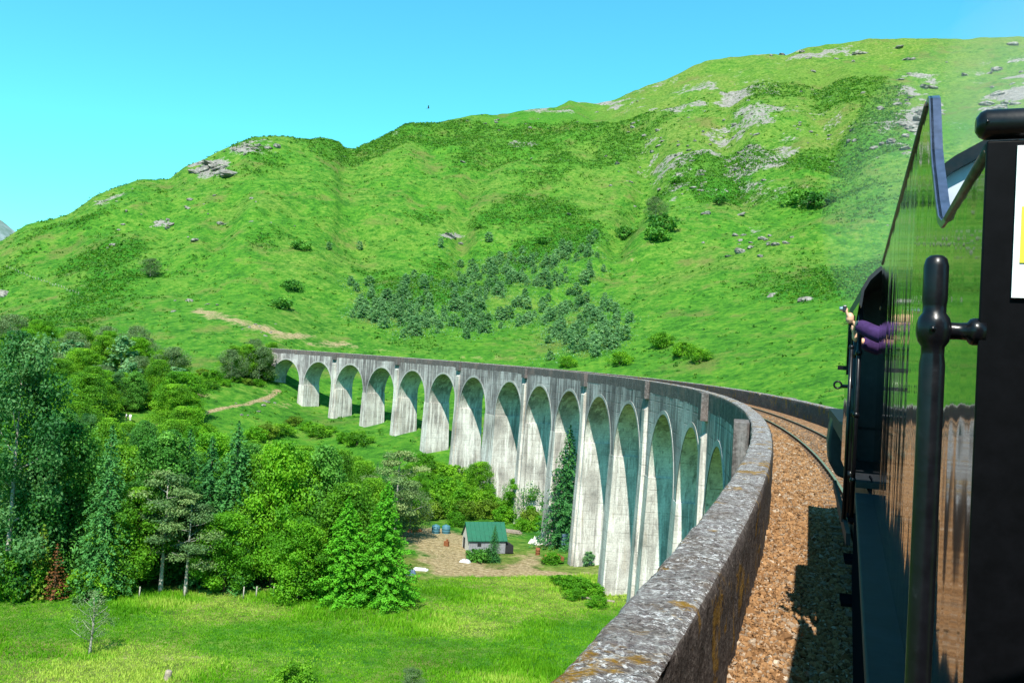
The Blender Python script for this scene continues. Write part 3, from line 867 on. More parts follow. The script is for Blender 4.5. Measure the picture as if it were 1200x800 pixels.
# ------------------------------------------------------------------ tender
HD = math.radians(.85)
TB = (1.55, 5.1)                                    # tender centre in its own axes through the camera
c_, s_ = math.cos(HD), math.sin(HD)
ten = empty('locomotive_tender', (c_ * TB[0] - s_ * TB[1], s_ * TB[0] + c_ * TB[1], RAIL), HD,
            'glossy black steam locomotive tender with curved cutout in its mirror-like side', 'tender')
T3 = lambda X, Y, Z: (X - TB[0], Y - TB[1], Z)
XS, Y0, Y1 = .23, 1.87, 8.35
curve = [(2.62, 3.23), (2.76, 3.235), (2.88, 3.27), (2.99, 3.34), (3.10, 3.425), (3.20, 3.50), (3.28, 3.57), (3.36, 3.67), (3.42, 3.745), (3.47, 3.805), (3.53, 3.832), (3.62, 3.84)]
edge = [(Y0, 3.23)] + curve + [(Y1, 3.84)]
for X0, X1, nm in ((XS, XS + .008, 'side_panel'), (2 * TB[0] - XS - .008, 2 * TB[0] - XS, 'side_panel')):
    mb = MB(); mb.prism([(Y0, 1.80), (Y1, 1.80)] + edge[::-1], lambda a, b, d: T3(d, a, b), X0, X1)
    sp = mb.build(nm, M['gloss'], ten)
    bd = MB(); sg = -1 if X0 < 1 else 1; xm = X0 if sg < 0 else X1
    bd.tube([T3(xm - .002 * sg, a, b - .012) for a, b in [(Y0, 3.23)] + curve[:1]], .013, 8)
    bd.tube([T3(xm - .002 * sg, a, b - .012) for a, b in curve[-1:] + [(5., 3.84), (6.5, 3.84), (Y1, 3.84)]], .013, 8)
    bd.build('beading', M['bead'], sp)
    cp = MB()          # the broad rolled edge of the cutout
    st = curve
    for (a, b), (a2, b2) in zip(st[:-1], st[1:]):
        vs = [T3(xm + .004 * sg, a, b), T3(xm - .034 * sg, a, b), T3(xm - .034 * sg, a2, b2), T3(xm + .004 * sg, a2, b2)]
        dn = [(q[0], q[1] + .008, q[2] - .02) for q in vs]
        cp.add(vs + dn, [(0, 1, 2, 3), (7, 6, 5, 4), (0, 3, 7, 4), (1, 5, 6, 2)])
    cp.cur = 0
    cp.build('rolled_edge', M['edge'], sp)
mb = MB(); mb.box(T3(TB[0], Y0 - .004, 2.5), (2 * (TB[0] - XS) + .012, .012, 1.46)); mb.build('rear_plate', M['plate'], ten, bevel=.003)
mb = MB(); mb.tube([T3(.205, Y0, 3.263), T3(.212, Y0, 3.263), T3(.222, Y0, 3.263), T3(2 * TB[0] - .22, Y0, 3.263), T3(2 * TB[0] - .21, Y0, 3.263)], [.014, .024, .029, .029, .016], 20)
mb.ball(T3(.222, Y0 - .028, 3.262), .0035, 8); mb.build('top_rail', M['enamel'], ten)
nt = MB(); nt.box(T3(.353, Y0 - .014, 3.075), (.156, .006, .285)); npl = nt.build('notice_plate', M['white_paint'], ten)
nt = MB(); nt.box(T3(.307, Y0 - .0185, 3.05), (.042, .002, .105)); nt.build('yellow_panel', M['yellow_paint'], npl)
for xx in (.147, 2 * TB[0] - .147):
    hr = MB(); sg = 1 if xx < 1 else -1
    yy = 1.86
    hr.lathe([(.001, 3.012), (.012, 3.010), (.019, 3.004), (.0225, 2.99), (.0225, 2.925), (.021, 2.915), (.021, 2.90), (.0275, 2.891), (.0305, 2.88), (.0315, 2.868), (.0305, 2.856), (.0275, 2.845), (.021, 2.835), (.0205, 2.82), (.023, 2.80), (.023, 2.3), (.023, 1.85), (.020, 1.82), (.001, 1.815)], T3(xx, yy, 0), (0, 0, 1), 28)
    hr.lathe([(.020, 0), (.017, .02), (.016, .04), (.017, .055), (.024, .06), (.026, .066), (.026, .086), (.001, .0861)], T3(xx + sg * .004, yy + .02, 2.868), (sg, 0, 0), 22)
    hr.lathe([(.0001, 0), (.005, .001), (.006, .004), (.006, .008)], T3(xx - .004, yy - .0355, 2.868), (0, 1, 0), 10)
    hr.build('handrail', M['enamel'], ten)
bk = MB()
arc = [(.275 + 2.55 * t, 3.70 + .46 * math.sin(PI * t) ** .8) for t in np.linspace(0, 1, 21)]
bk.prism([(.275, 2.6)] + arc + [(2.825, 2.6)], lambda a, b, d: T3(a, d, b), 4.45, 4.47); blk = bk.build('coal_bulkhead', M['grey_plate'], ten)
cb = MB(); cb.prism([(a, b - .055) for a, b in arc] + [(a, b + .012) for a, b in arc[::-1]], lambda a, b, d: T3(a, d, b), 4.40, 4.445); cb.build('angle_strip', M['enamel'], blk)
tk = MB(); tk.box(T3(TB[0], 5.1, 2.45), (2.56, 6.38, 1.2)); tk.build('tank_top', M['soot'], ten)
fp = MB(); fp.box(T3(TB[0], 5.15, 1.765), (2 * (TB[0] - .095), 6.6, .065)); fp.build('footplate', M['footplate'], ten, bevel=.008)
vl = MB()
for xx in (.105, 2 * TB[0] - .105): vl.prism([(1.9, 1.06), (8.4, 1.06), (8.4, 1.73), (1.9, 1.73)], lambda a, b, d: T3(d, a, b), xx - .008, xx + .008)
vl.build('frame_plate', M['underframe'], ten)


def wheel(parent, x, y, r, name='wheel', inner=1):
    mb = MB(); n = 40
    mb.lathe([(r * .80, -.06), (r, -.06), (r, .05), (r + .03, .055), (r + .03, .075), (r * .80, .075), (r * .80, -.06)], (x, y, r), (inner, 0, 0), n)
    mb.lathe([(.001, -.09), (.14, -.09), (.16, -.05), (.16, .06), (.001, .06)], (x, y, r), (inner, 0, 0), 20)
    for k in range(12):
        a = 2 * PI * k / 12
        mb.tube([(x, y + .13 * math.cos(a), r + .13 * math.sin(a)), (x, y + r * .82 * math.cos(a), r + r * .82 * math.sin(a))], [.035, .028], 6)
    return mb.build(name, M['soot'], parent)


for yy in (2.9, 5.1, 7.3):
    wheel(ten, T3(2.95 - ACAM - .74, 0, 0)[0] + .03, yy - TB[1], .62, 'wheel', 1); wheel(ten, T3(2.95 - ACAM + .74, 0, 0)[0] + .03, yy - TB[1], .62, 'wheel', -1)

# ------------------------------------------------------------------ the coach one leans out of
coach = empty('railway_coach', (1.31, -8.2, RAIL), -.034, 'dark red coach the picture is taken from, seen only by its shadow on the ballast', 'coach')
hw_, Lc = 1.40, 18.
prf = [(hw_, 1.1), (hw_ + .02, 1.9), (hw_, 3.1)] + [(hw_ * math.cos(t), 3.1 + .85 * math.sin(t) ** .8) for t in np.linspace(.12, PI - .12, 13)] + [(-hw_, 3.1), (-hw_ - .02, 1.9), (-hw_, 1.1)]
M['maroon'] = plain('maroon_paint', (.10, .012, .014), .3, .5, 0, .15, 5)
mb = MB(); mb.prism(prf, lambda a, b, d: (a, d, b), -Lc / 2, Lc / 2); cbod = mb.build('body', M['maroon'], coach)
for i in range(6):
    for sg in (-1, 1):
        wn = MB(); wn.box((sg * (hw_ + .012), -7.4 + i * 2.9, 2.62), (.03, 1.5, .8)); wn.build('window', M['black_plastic'] if 'black_plastic' in M else M['dark_hole'], coach)
uf = MB(); uf.box((0, 0, .85), (2.3, Lc - .6, .45)); uf.build('underframe', M['soot'], coach)
for yy in (-6.8, -4.3, 4.3, 6.8):
    for sg in (-1, 1): wheel(coach, sg * .74, yy, .46, 'wheel', -sg)

# ------------------------------------------------------------------ locomotive
HL = 13.2 / R
lc = P(2.95, 13.2, 0)
loc = empty('steam_locomotive', (lc[0], lc[1], RAIL + GR * 13), HL, 'black steam locomotive ahead of the tender, seen along its cab side and handrails', 'locomotive')
L3 = lambda x, s, z: (x, s - 13.2, z)
HW = 1.40
# cab: outline of the roof across
roof = [(HW * math.cos(t), 3.40 + .62 * math.sin(t) ** .75) for t in np.linspace(0, PI, 21)]
mb = MB(); mb.prism(roof + [(x * .985, z - .03) for x, z in roof[::-1]], lambda a, b, d: L3(a, d, b), 8.75, 11.4); cabroof = mb.build('cab_roof', M['soot'], loc)
for sg in (-1, 1):
    cs = MB()
    x0, x1 = sg * (HW - .012), sg * HW
    pr = lambda o: cs.prism(o, lambda a, b, d: L3(d, a, b), x0, x1)
    pr([(9.75, 1.72), (11.4, 1.72), (11.4, 2.75), (9.75, 2.75)]); pr([(11.1, 2.75), (11.4, 2.75), (11.4, 3.42), (11.1, 3.42)]); pr([(9.75, 2.75), (9.95, 2.75), (9.95, 3.42), (9.75, 3.42)]); pr([(9.3, 3.25), (9.75, 3.1), (9.75, 3.42), (8.75, 3.42)])
    cs.build('cab_side', M['gloss'], loc)
cf = MB(); cf.prism([(HW, 1.72)] + roof + [(-HW, 1.72)], lambda a, b, d: L3(a, d, b), 11.4, 11.42); cf.build('cab_front', M['soot'], loc)
ff = MB(); ff.box(L3(0, 10.2, 1.70), (2.7, 2.6, .06)); ff.build('cab_floor', M['soot'], loc)
for sg in (-1, 1):
    for ss, r_ in ((9.05, .022), (9.62, .03)):
        h = MB(); h.tube([L3(sg * (HW - .03), ss, 1.3), L3(sg * (HW - .03), ss, 3.42)], r_, 10)
        for z in (1.72, 2.35, 2.95): h.ball(L3(sg * (HW - .03), ss, z), r_ * 1.6, 8)
        h.build('cab_handrail', M['enamel'], loc)
    h = MB(); h.tube([L3(sg * (HW + .04), 9.0, 1.35), L3(sg * (HW + .04), 9.0, 3.0)], .018, 8); h.ball(L3(sg * (HW + .04), 9.0, 3.0), .026, 8); h.build('cab_handrail', M['enamel'], loc)
    wg = MB(); wg.box(L3(sg * (HW + .05), 9.75, 3.10), (.13, .006, .52)); wgo = wg.build('wind_deflector', M['glass'], loc)
    wf = MB(); wf.box(L3(sg * (HW + .035), 9.75, 2.81), (.2, .05, .045)); wf.box(L3(sg * (HW - .0), 9.75, 3.08), (.03, .03, .56)); wf.build('deflector_frame', M['enamel'], wgo)
    br = MB(); br.tube([L3(sg * HW, 9.3, 2.62), L3(sg * (HW + .10), 9.3, 2.62)], .018, 8)
    br.tube([L3(sg * (HW + .13) + 0, 9.3, 2.62)] and [(sg * (HW + .14) + .035 * math.cos(t), 9.3 - 13.2, 2.63 + .035 * math.sin(t)) for t in np.linspace(0, 2 * PI, 15)], .010, 6); br.build('lamp_bracket', M['enamel'], loc)
    sp_ = MB()
    for z, d in ((.55, .26), (.95, .22), (1.35, .2)): sp_.box(L3(sg * (HW - .1), 9.15, z), (d, .42, .03))
    sp_.prism([(8.96, .5), (9.34, .5), (9.40, 1.75), (8.90, 1.75)], lambda a, b, d: L3(d, a, b), sg * (HW - .21), sg * (HW - .195)); sp_.build('cab_steps', M['underframe'], loc)
    rp = MB(); rp.box(L3(sg * (HW - .31), 15.2, 2.12), (.62, 7.6, .03)); rp.box(L3(sg * (HW - .012), 15.2, 2.03), (.02, 7.6, .2)); rp.build('running_plate', M['footplate'], loc)
    cy = MB(); cy.prism([(HW - .62, 2.09), (HW - .02, 2.09), (HW + .03, 1.9), (HW + .06, 1.62), (HW + .03, 1.3), (HW - .1, 1.08), (HW - .35, 1.0), (HW - .62, 1.0)][::1], lambda a, b, d: L3(sg * a, d, b), 15.9, 17.3); cy.build('cylinder', M['soot'], loc, bevel=.04)
    rd = MB(); rd.box(L3(sg * (HW - .08), 13.9, .95), (.05, 3.9, .12)); rd.box(L3(sg * (HW - .1), 12.7, .85), (.05, 3.6, .14)); rd.build('connecting_rod', M['soot'], loc)
    for yy in (11.6, 13.3, 15.0): wheel(loc, sg * .74, yy - 13.2, .79, 'driving_wheel', -sg)
    wheel(loc, sg * .74, 17.9 - 13.2, .46, 'leading_wheel', -sg)
bl = MB(); bl.lathe([(.001, 11.42), (.86, 11.42), (.84, 13), (.78, 16.6), (.80, 16.62), (.80, 18.4), (.62, 18.5), (.001, 18.62)], (0, -13.2, 2.78), (0, 1, 0), 32); bl.build('boiler', M['soot'], loc)
cm = MB(); cm.lathe([(.34, 0), (.25, .12), (.23, .38), (.29, .5), (.29, .54), (.2, .54)], L3(0, 17.5, 3.5), (0, 0, 1), 20); cm.build('chimney', M['soot'], loc)
dm = MB(); dm.lathe([(.36, 0), (.30, .08), (.28, .22), (.18, .33), (.001, .36)], L3(0, 14.3, 3.52), (0, 0, 1), 20); dm.build('dome', M['soot'], loc)
bb = MB(); bb.box(L3(0, 18.95, 1.05), (2.4, .12, .4)); bb.build('buffer_beam', M['rust'], loc)
fr = MB(); fr.box(L3(0, 15, 1.25), (.95, 7.6, .8)); fr.build('frames', M['soot'], loc)
fr = MB(); fr.box(L3(0, 10.0, 1.24), (2.5, 3.1, .84)); fr.build('drag_box', M['plate'], loc)


# ------------------------------------------------------------------ people
def skin_mesh(name, pts, edges, mat, parent, sub=2):
    me = bpy.data.meshes.new(name); me.from_pydata([p[:3] for p in pts], edges, []); me.materials.append(mat)
    o = link(name, me, parent)
    mo = o.modifiers.new('skin', 'SKIN'); mo.use_smooth_shade = True
    sv = me.skin_vertices[0].data
    for i, p in enumerate(pts):
        r = p[3]; sv[i].radius = (r, r) if not hasattr(r, '__len__') else r
        sv[i].use_root = (i == 0)
    ss = o.modifiers.new('sub', 'SUBSURF'); ss.levels = sub; ss.render_levels = sub
    return o


def person(loc3, rz, label, top, legs, arms, group=None, lean=0.):
    """Standing figure facing local -x; arms = [(shoulder side, elbow, wrist)]."""
    root = empty('person', loc3, rz, label, 'person', group)
    pts = [(0, 0, .95, (.15, .11)), (-.01, 0, 1.15, (.14, .10)), (-.02 - lean * .3, 0, 1.34, (.16, .11)), (-.03 - lean * .5, 0, 1.46, .075), (-.05 - lean * .6, 0, 1.55, .055), (-.07 - lean * .7, 0, 1.66, .095), (-.075 - lean * .7, 0, 1.74, .085)]
    ed = [(0, 1), (1, 2), (2, 3), (3, 4), (4, 5), (5, 6)]
    for sg in (-1, 1):
        b = len(pts); pts += [(0, sg * .10, .88, .085), (-.01, sg * .11, .5, .058), (.01, sg * .11, .10, .042), (-.12, sg * .12, .035, .035)]
        ed += [(0, b), (b, b + 1), (b + 1, b + 2), (b + 2, b + 3)]
    for (sg, el, wr) in arms:
        b = len(pts); sh = (-.03 - lean * .4, sg * .19, 1.40)
        pts += [(*sh, .07), (*el, .055), (*wr, .04)]; ed += [(2, b), (b, b + 1), (b + 1, b + 2)]
    body = skin_mesh('body', pts, ed, M['skin'], root)
    dg = bpy.context.evaluated_depsgraph_get(); bme = bpy.data.meshes.new_from_object(body.evaluated_get(dg))
    # face, hands as pieces of the head and arms
    fx = -.075 - lean * .7
    hd = MB(); hd.ball((fx - .03, 0, 1.665), .078, 14, (1, .82, 1.2)); hd.ball((fx - .118, 0, 1.655), .018, 8, (1, .8, 1.5))
    for sg in (-1, 1): hd.ball((fx - .03, sg * .07, 1.66), .026, 8, (.8, .4, 1.3))
    for (sg, el, wr) in arms:
        w = Vector(wr); d = (w - Vector(el)).normalized(); e2 = Vector((-.5, 0, .87)) if wr[2] > 1.2 else Vector((0, 0, -1))
        f = (d * .3 + e2).normalized(); side = f.cross(Vector((0, 1, 0))).normalized(); lat = f.cross(side).normalized()
        pc = w + f * .05; hd.ball(pc, .05, 10, (.8, .95, 1.15))
        for i in range(4):
            b0 = w + f * .085 + lat * (.021 * (i - 1.5)); L = (.08, .092, .088, .07)[i]
            hd.tube([w + f * .05 + lat * (.016 * (i - 1.5)), b0, b0 + f * L * .5 - side * .012, b0 + f * L * .75 - side * .035], [.014, .0135, .012, .009], 7)
        hd.tube([w + f * .02 - lat * .03, w + f * .05 - lat * .055, w + f * .085 - lat * .05 - side * .02], [.016, .014, .010], 7)
    hd.add([q.co for q in bme.vertices], [list(f.vertices) for f in bme.polygons], True)
    bpy.data.objects.remove(body); body = hd.build('body', M['skin'], root); rmod = body.modifiers.new('skin_over', 'REMESH'); rmod.mode = 'VOXEL'; rmod.voxel_size = .007; rmod.use_smooth_shade = True
    ey = MB()
    for sg in (-1, 1): ey.ball((fx - .096, sg * .03, 1.685), .010, 8)
    ey.build('eyes', M['black_plastic'], root)
    hr = MB(); hr.ball((fx - .012, 0, 1.705), .088, 14, (1, .9, 1.02)); hr.build('hair', M['hair'], root)
    jp = [(0, 0, .92, (.175, .13)), (-.01, 0, 1.15, (.165, .125)), (-.02 - lean * .3, 0, 1.34, (.185, .13)), (-.03 - lean * .5, 0, 1.46, .085)]
    je = [(0, 1), (1, 2), (2, 3)]
    for (sg, el, wr) in arms:
        b = len(jp); sh = (-.03 - lean * .4, sg * .2, 1.40); w2 = Vector(el).lerp(Vector(wr), .94)
        jp += [(*sh, .10), (*el, .088), (*w2, .07)]; je += [(2, b), (b, b + 1), (b + 1, b + 2)]
    skin_mesh('jacket', jp, je, top, root)
    tp = [(0, 0, .94, (.16, .12))]; te = []
    for sg in (-1, 1):
        b = len(tp); tp += [(0, sg * .10, .85, .10), (-.01, sg * .11, .5, .075), (.01, sg * .11, .08, .06)]; te += [(0, b), (b, b + 1), (b + 1, b + 2)]
    skin_mesh('trousers', tp, te, legs, root)
    sh_ = MB()
    for sg in (-1, 1): sh_.ball((-.06, sg * .115, .04), .06, 10, (2.1, .85, .75))
    sh_.build('shoes', M['black_plastic'], root)
    return root


def on_loco(x, s, z):
    q = Matrix.Rotation(HL, 3, 'Z') @ Vector(L3(x, s, z)); return (q.x + loc.location.x, q.y + loc.location.y, q.z + loc.location.z)


pl_ = on_loco(-.82, 9.05, 1.735)
per = person(pl_, HL, 'person in a purple fleece leaning out of the locomotive cab with a raised camera', M['purple'], M['trousers'],
             [(-1, (-.36, -.16, 1.37), (-.62, -.12, 1.50)), (1, (-.32, .20, 1.26), (-.55, .06, 1.34))], lean=.25)
cq = on_loco(-.82 - .70, 8.95, 1.735 + 1.63)
cmo = empty('compact_camera', cq, HL, 'small dark compact camera held up in the hand outside the cab', 'camera')
cb_ = MB(); cb_.box((0, 0, 0), (.035, .10, .06)); cbo = cb_.build('camera_body', M['black_plastic'], cmo, bevel=.006)
cb_ = MB(); cb_.lathe([(.001, .03), (.018, .03), (.02, .02), (.024, 0)], (-.018, 0, 0), (-1, 0, 0), 14); cb_.build('lens', M['steel'], cmo)

# ------------------------------------------------------------------ vegetation
def leaf_quads(C, N_, size, asp=.55):
    """Rhombic leaf faces at C with normals N_."""
    n = len(C); N_ = N_ / np.maximum(np.linalg.norm(N_, axis=1, keepdims=True), 1e-6)
    t = rng.standard_normal((n, 3)); t -= (t * N_).sum(1, keepdims=True) * N_; t /= np.maximum(np.linalg.norm(t, axis=1, keepdims=True), 1e-6)
    b = np.cross(N_, t); s = (np.asarray(size) * (.65 + .7 * rng.random(n)))[:, None]
    bend = N_ * s * .18
    V = np.stack([C - t * s, C - b * s * asp - bend, C + t * s, C + b * s * asp + bend * .3], 1)
    return V.reshape(-1, 3), (np.arange(n)[:, None] * 4 + np.arange(4)[None])


def crown_broad(h, rad, base, lobes, leaves, size, flat=1., cone=0.):
    """Clustered leafy crown between base and h."""
    Cs = []; Ns = []; T = []
    per_ = leaves // lobes
    for i in range(lobes):
        t = (i + .5) / lobes; zz = base + (h - base) * (t ** .9)
        prof = (1 - cone) * math.sin(PI * min(1, .16 + .80 * t)) ** .7 + cone * (min(1, t * 5 + .35) * (1 - t) ** .75 + .08)
        a = i * 2.399 + rng.random() * .9; rr = rad * prof * (.2 + .82 * rng.random() ** .6)
        lr = rad * (.19 + .21 * rng.random()) * (.7 + .5 * prof)
        c = np.array([rr * math.cos(a), rr * math.sin(a), zz])
        d = rng.standard_normal((per_, 3)); d /= np.linalg.norm(d, axis=1, keepdims=True)
        rad_ = lr * (.55 + .5 * rng.random(per_) ** .5)[:, None] * (1 + .22 * rng.standard_normal((per_, 1)))
        q = c + d * rad_ * np.array([1, 1, .72 * flat])
        q[:, 2] = np.minimum(q[:, 2], h + .3)
        Cs.append(q); Ns.append(d * .8 + np.array([0, 0, .55]) + .75 * rng.standard_normal((per_, 3)))
        tl = .5 + .62 * (rng.random() - .5)
        T.append(np.clip(tl + .34 * (rng.random(per_) - .5), 0, 1))
    C = np.concatenate(Cs); keep = C[:, 2] > base * .55
    C = C[keep]; N_ = np.concatenate(Ns)[keep]; T = np.concatenate(T)[keep]
    V, F = leaf_quads(C, N_, size)
    return V, F, T


def crown_conifer(h, rad, base, whorls, size, droop=.35, dens=1., jag=.25, per=9, up=0.):
    Cs = []; Ns = []; T = []
    for i in range(whorls):
        t = i / (whorls - 1); zz = base + (h - base) * t ** .95
        L0 = rad * (1 - t) ** .85 + .12
        nb = max(4, int(per * (1 - .5 * t)))
        for j in range(nb):
            a = j * 2 * PI / nb + i * 1.3 + rng.random() * .5; L = L0 * (1 - jag + 2 * jag * rng.random() * .8)
            m = max(5, int(L * 13 * dens))
            s = rng.random(m) ** .75
            wdt = .26 * L * (1 - s * .75) * rng.standard_normal(m) * .55
            x = s * L; z = zz - droop * L * s ** 1.4 + up * L * s ** 2.5 - np.abs(wdt) * .25 + .06 * rng.standard_normal(m)
            q = np.stack([x * math.cos(a) - wdt * math.sin(a), x * math.sin(a) + wdt * math.cos(a), z], -1)
            Cs.append(q); Ns.append(np.array([math.cos(a) * .45, math.sin(a) * .45, .8]) + .5 * rng.standard_normal((m, 3)))
            T.append(np.clip(.32 + .38 * s + .25 * (rng.random(m) - .5) + .2 * (rng.random() - .5), 0, 1))
    C = np.concatenate(Cs); V, F = leaf_quads(C, np.concatenate(Ns), size, .42)
    return V, F, np.concatenate(T)


def trunk_mesh(h, r0, limbs, bark, crook=.15, lbase=.3, up=.5, llen=.25):
    mb = MB(); pts = []; n = 7
    ox = rng.standard_normal(2) * crook
    for i in range(n):
        t = i / (n - 1); pts.append((ox[0] * math.sin(t * 3) * t, ox[1] * math.sin(t * 2.5) * t, -.4 + (h + .4) * t))
    mb.tube(pts, [r0 * (1 - .85 * i / (n - 1)) * (1.35 if i == 0 else 1) for i in range(n)], 8)
    for k in range(limbs):
        t = lbase + (.92 - lbase) * (k + .5) / limbs; a = k * 2.4 + rng.random(); L = h * llen * (1.1 - .6 * t) * (.7 + .6 * rng.random())
        i = t * (n - 1); i0 = int(i); f = i - i0; p = Vector(pts[i0]).lerp(Vector(pts[min(i0 + 1, n - 1)]), f)
        d = Vector((math.cos(a), math.sin(a), up)).normalized(); q = p + d * L * .5; e = p + d * L + Vector((0, 0, .12 * L))
        mb.tube([p, q, e], [r0 * .36 * (1 - .6 * t), r0 * .24 * (1 - .6 * t), .012], 6)
    return mb.data('trunk', bark)


KINDS = {}


def kind(key, cr, leaf, tr):
    V, F, T = cr
    KINDS[key] = (mesh_np('crown', V, F, False, [M[leaf]], None, {'tone': T}), tr)


for i in range(3):
    kind(f'broad{i}', crown_broad(10, 3.5 + .3 * i, 1.0, 40 + 4 * i, 23000, .12, 1., .3 * i), 'leaf_broad', trunk_mesh(8.5, .2, 7, M['bark']))
    kind(f'dark{i}', crown_broad(10, 3.2 + .3 * i, .7, 46, 26000, .11, 1., .75), 'leaf_dark', trunk_mesh(8.8, .19, 7, M['bark']))
for i in range(2):
    kind(f'bright{i}', crown_broad(10, 3.5 + .3 * i, .8, 38, 21000, .125, 1., .5 * i), 'leaf_bright', trunk_mesh(8., .2, 6, M['bark']))
    kind(f'alder{i}', crown_broad(10, 2.5 + .2 * i, .7, 44, 24000, .085), 'leaf_alder', trunk_mesh(9.2, .15, 9, M['bark_pale']))
    kind(f'spruce{i}', crown_conifer(10, 2.2 + .25 * i, .5, 38, .095, .32, 2.6, .3, 11), 'leaf_spruce', trunk_mesh(9.8, .17, 0, M['bark'], .03))
    kind(f'fir{i}', crown_conifer(10, 2.8 + .2 * i, .15, 38, .105, .26, 3.2, .36, 13, .12), 'leaf_fir', trunk_mesh(9.8, .17, 0, M['bark'], .03))
    kind(f'pine{i}', crown_broad(10, 3.0, 3.0, 20, 9000, .10, .5), 'leaf_pine', trunk_mesh(9.4, .2, 12, M['bark_pale'], .2, .3, .25, .3))
    kind(f'grey{i}', crown_broad(10, 4.0, 1.2, 30, 9000, .14), 'leaf_grey', trunk_mesh(8.5, .15, 10, M['bark_pale'], .3, .2))
for i in range(3):
    kind(f'birch{i}', crown_broad(10, 3.0 + .5 * i, .3, 16, 1800, .40, 1., .4 * i), 'leaf_birch', trunk_mesh(8.5, .14, 3, M['bark_pale']))
    kind(f'bush{i}', crown_broad(2.2, 1.55, .15, 18, 3200, .10, 1.1), 'leaf_broad', trunk_mesh(1.4, .05, 4, M['bark']))
    kind(f'brightbush{i}', crown_broad(2.2, 1.55, .15, 18, 3200, .10, 1.1), 'leaf_bright', trunk_mesh(1.4, .05, 4, M['bark']))
    kind(f'scrub{i}', crown_broad(2.2, 1.7, .1, 12, 1000, .20, 1.1), 'leaf_dark', trunk_mesh(1.2, .05, 3, M['bark']))
kind('yellowbush', crown_broad(2.2, 1.6, .15, 16, 2800, .11, 1.1), 'leaf_yellow', trunk_mesh(1.4, .05, 4, M['bark']))
kind('yspruce', crown_conifer(10, 3.0, .9, 20, .26, .15, .8, .3, 8, .1), 'leaf_yellow', trunk_mesh(9.8, .2, 0, M['bark'], .03))
kind('rust', crown_conifer(10, 3.2, .8, 16, .24, .05, .6, .3, 8, .1), 'leaf_rust', trunk_mesh(9.8, .2, 0, M['bark'], .03))
kind('bare', crown_broad(10, 3.6, 3.0, 16, 1600, .16), 'leaf_grey', trunk_mesh(9.5, .26, 22, M['bark_pale'], .5, .25, .6, .38))

NAMES = dict(broad='broadleaf_tree', dark='dark_broadleaf_tree', bright='broadleaf_tree', alder='alder_tree', spruce='spruce_tree', fir='fir_tree', pine='pine_tree', grey='grey_willow_tree', birch='birch_tree',
             bush='shrub', brightbush='shrub', scrub='shrub', yellowbush='shrub', yspruce='spruce_tree', rust='dead_spruce_tree', bare='bare_tree')
PROTO = {}


def plant(key, x, y, h, label, cat='tree', group=None, wide=1., z=None, sink=.1):
    """One tree or shrub: an Empty carrying trunk and crown; later ones copy the first."""
    H0 = 2.2 if 'bush' in key or 'scrub' in key else 10.
    if key not in PROTO:
        root = empty(NAMES[key.rstrip('0123456789')], (0, 0, 0)); tr = link('trunk', KINDS[key][1], root); cr = link('crown', KINDS[key][0], root)
        PROTO[key] = root; o = root
    else:
        o = copy_tree(PROTO[key])
    for k in ('group', 'label', 'category'):
        if k in o: del o[k]
    o.location = (x, y, (ground(x, y) if z is None else z) - sink); o.rotation_euler = (0, 0, rng.random() * 6.28)
    s = h / H0; o.scale = (s * wide, s * wide, s)
    tag(o, label, cat, group)
    return o


PLACED = []


def plant_px(key, u, v, h, label, cat='tree', group=None, wide=1.):
    x, y, z = at(u, v); PLACED.append((x, y, h * .27 * wide))
    return plant(key, x, y, h, label, cat, group, wide)


# --- the front edge of the wood and the trees that stand out
plant_px('alder0', 6, 697, 29.5, 'tall silvery speckled alder at the left edge of the wood above the meadow', wide=.8)
plant_px('spruce1', 40, 688, 22, 'very dark tall spruce in shade beside the silvery alder', wide=1.1)
plant_px('dark2', 72, 684, 19, 'dark bushy tree rising behind the rusty dead spruce', wide=.9)
plant_px('bush1', 14, 702, 5.2, 'low rounded leafy bush in front of the silvery alder', 'shrub', wide=.8)
plant_px('yspruce', 46, 703, 8.4, 'young yellow-green spruce on the meadow edge beside a rusty dead one', wide=.75)
plant_px('rust', 63, 704, 6.4, 'small rusty orange dead spruce on the meadow edge', wide=.8)
plant_px('spruce0', 118, 700, 20, 'drooping blue-green spruce overhanging the meadow, behind the small bare tree', wide=.9)
plant_px('bush0', 98, 702, 3.2, 'low blue-green bush spreading under the drooping spruce', 'shrub', wide=1.3)
plant_px('broad0', 150, 694, 12, 'green tree in the gap right of the drooping blue-green spruce')
plant_px('pine0', 188, 695, 14.5, 'thin brownish pine with bare pale trunk in the front of the wood', wide=1.)
plant_px('pine1', 217, 697, 12, 'pale grey-green pine on the meadow edge beside the brownish one', wide=1.05)
plant_px('dark1', 185, 680, 18.5, 'tall blue-green tree rising behind the brownish pine', wide=.9)
plant_px('spruce1', 268, 686, 20.5, 'tallest dense blue-green spruce in the middle of the wood front', wide=1.15)
plant_px('dark2', 284, 676, 17, 'dark tree at the shoulder of the tallest blue-green spruce', wide=.8)
plant_px('bright0', 262, 694, 9.5, 'bright leafy tree low in front of the tallest blue-green spruce', wide=1.1)
plant_px('bright1', 318, 688, 18, 'large fresh-green broadleaf tree between the tallest spruce and the bright firs', wide=.75)
plant_px('bright0', 345, 682, 16.5, 'slim light green tree right of the large fresh-green one', wide=.62)
plant_px('broad2', 295, 684, 16, 'slim mid-green tree left of the large fresh-green one', wide=.65)
plant_px('spruce0', 238, 684, 18.5, 'slim blue-green spruce touching the tallest one on its left', wide=1.1)
plant_px('spruce0', 212, 676, 19, 'dark slim spruce with a sharp tip behind the pale pine', wide=1.)
plant_px('broad0', 135, 672, 16, 'mid-green tree above the drooping blue-green spruce', wide=.7)
plant_px('dark0', 372, 684, 17.5, 'dark round-topped tree behind the bright firs', wide=.85)
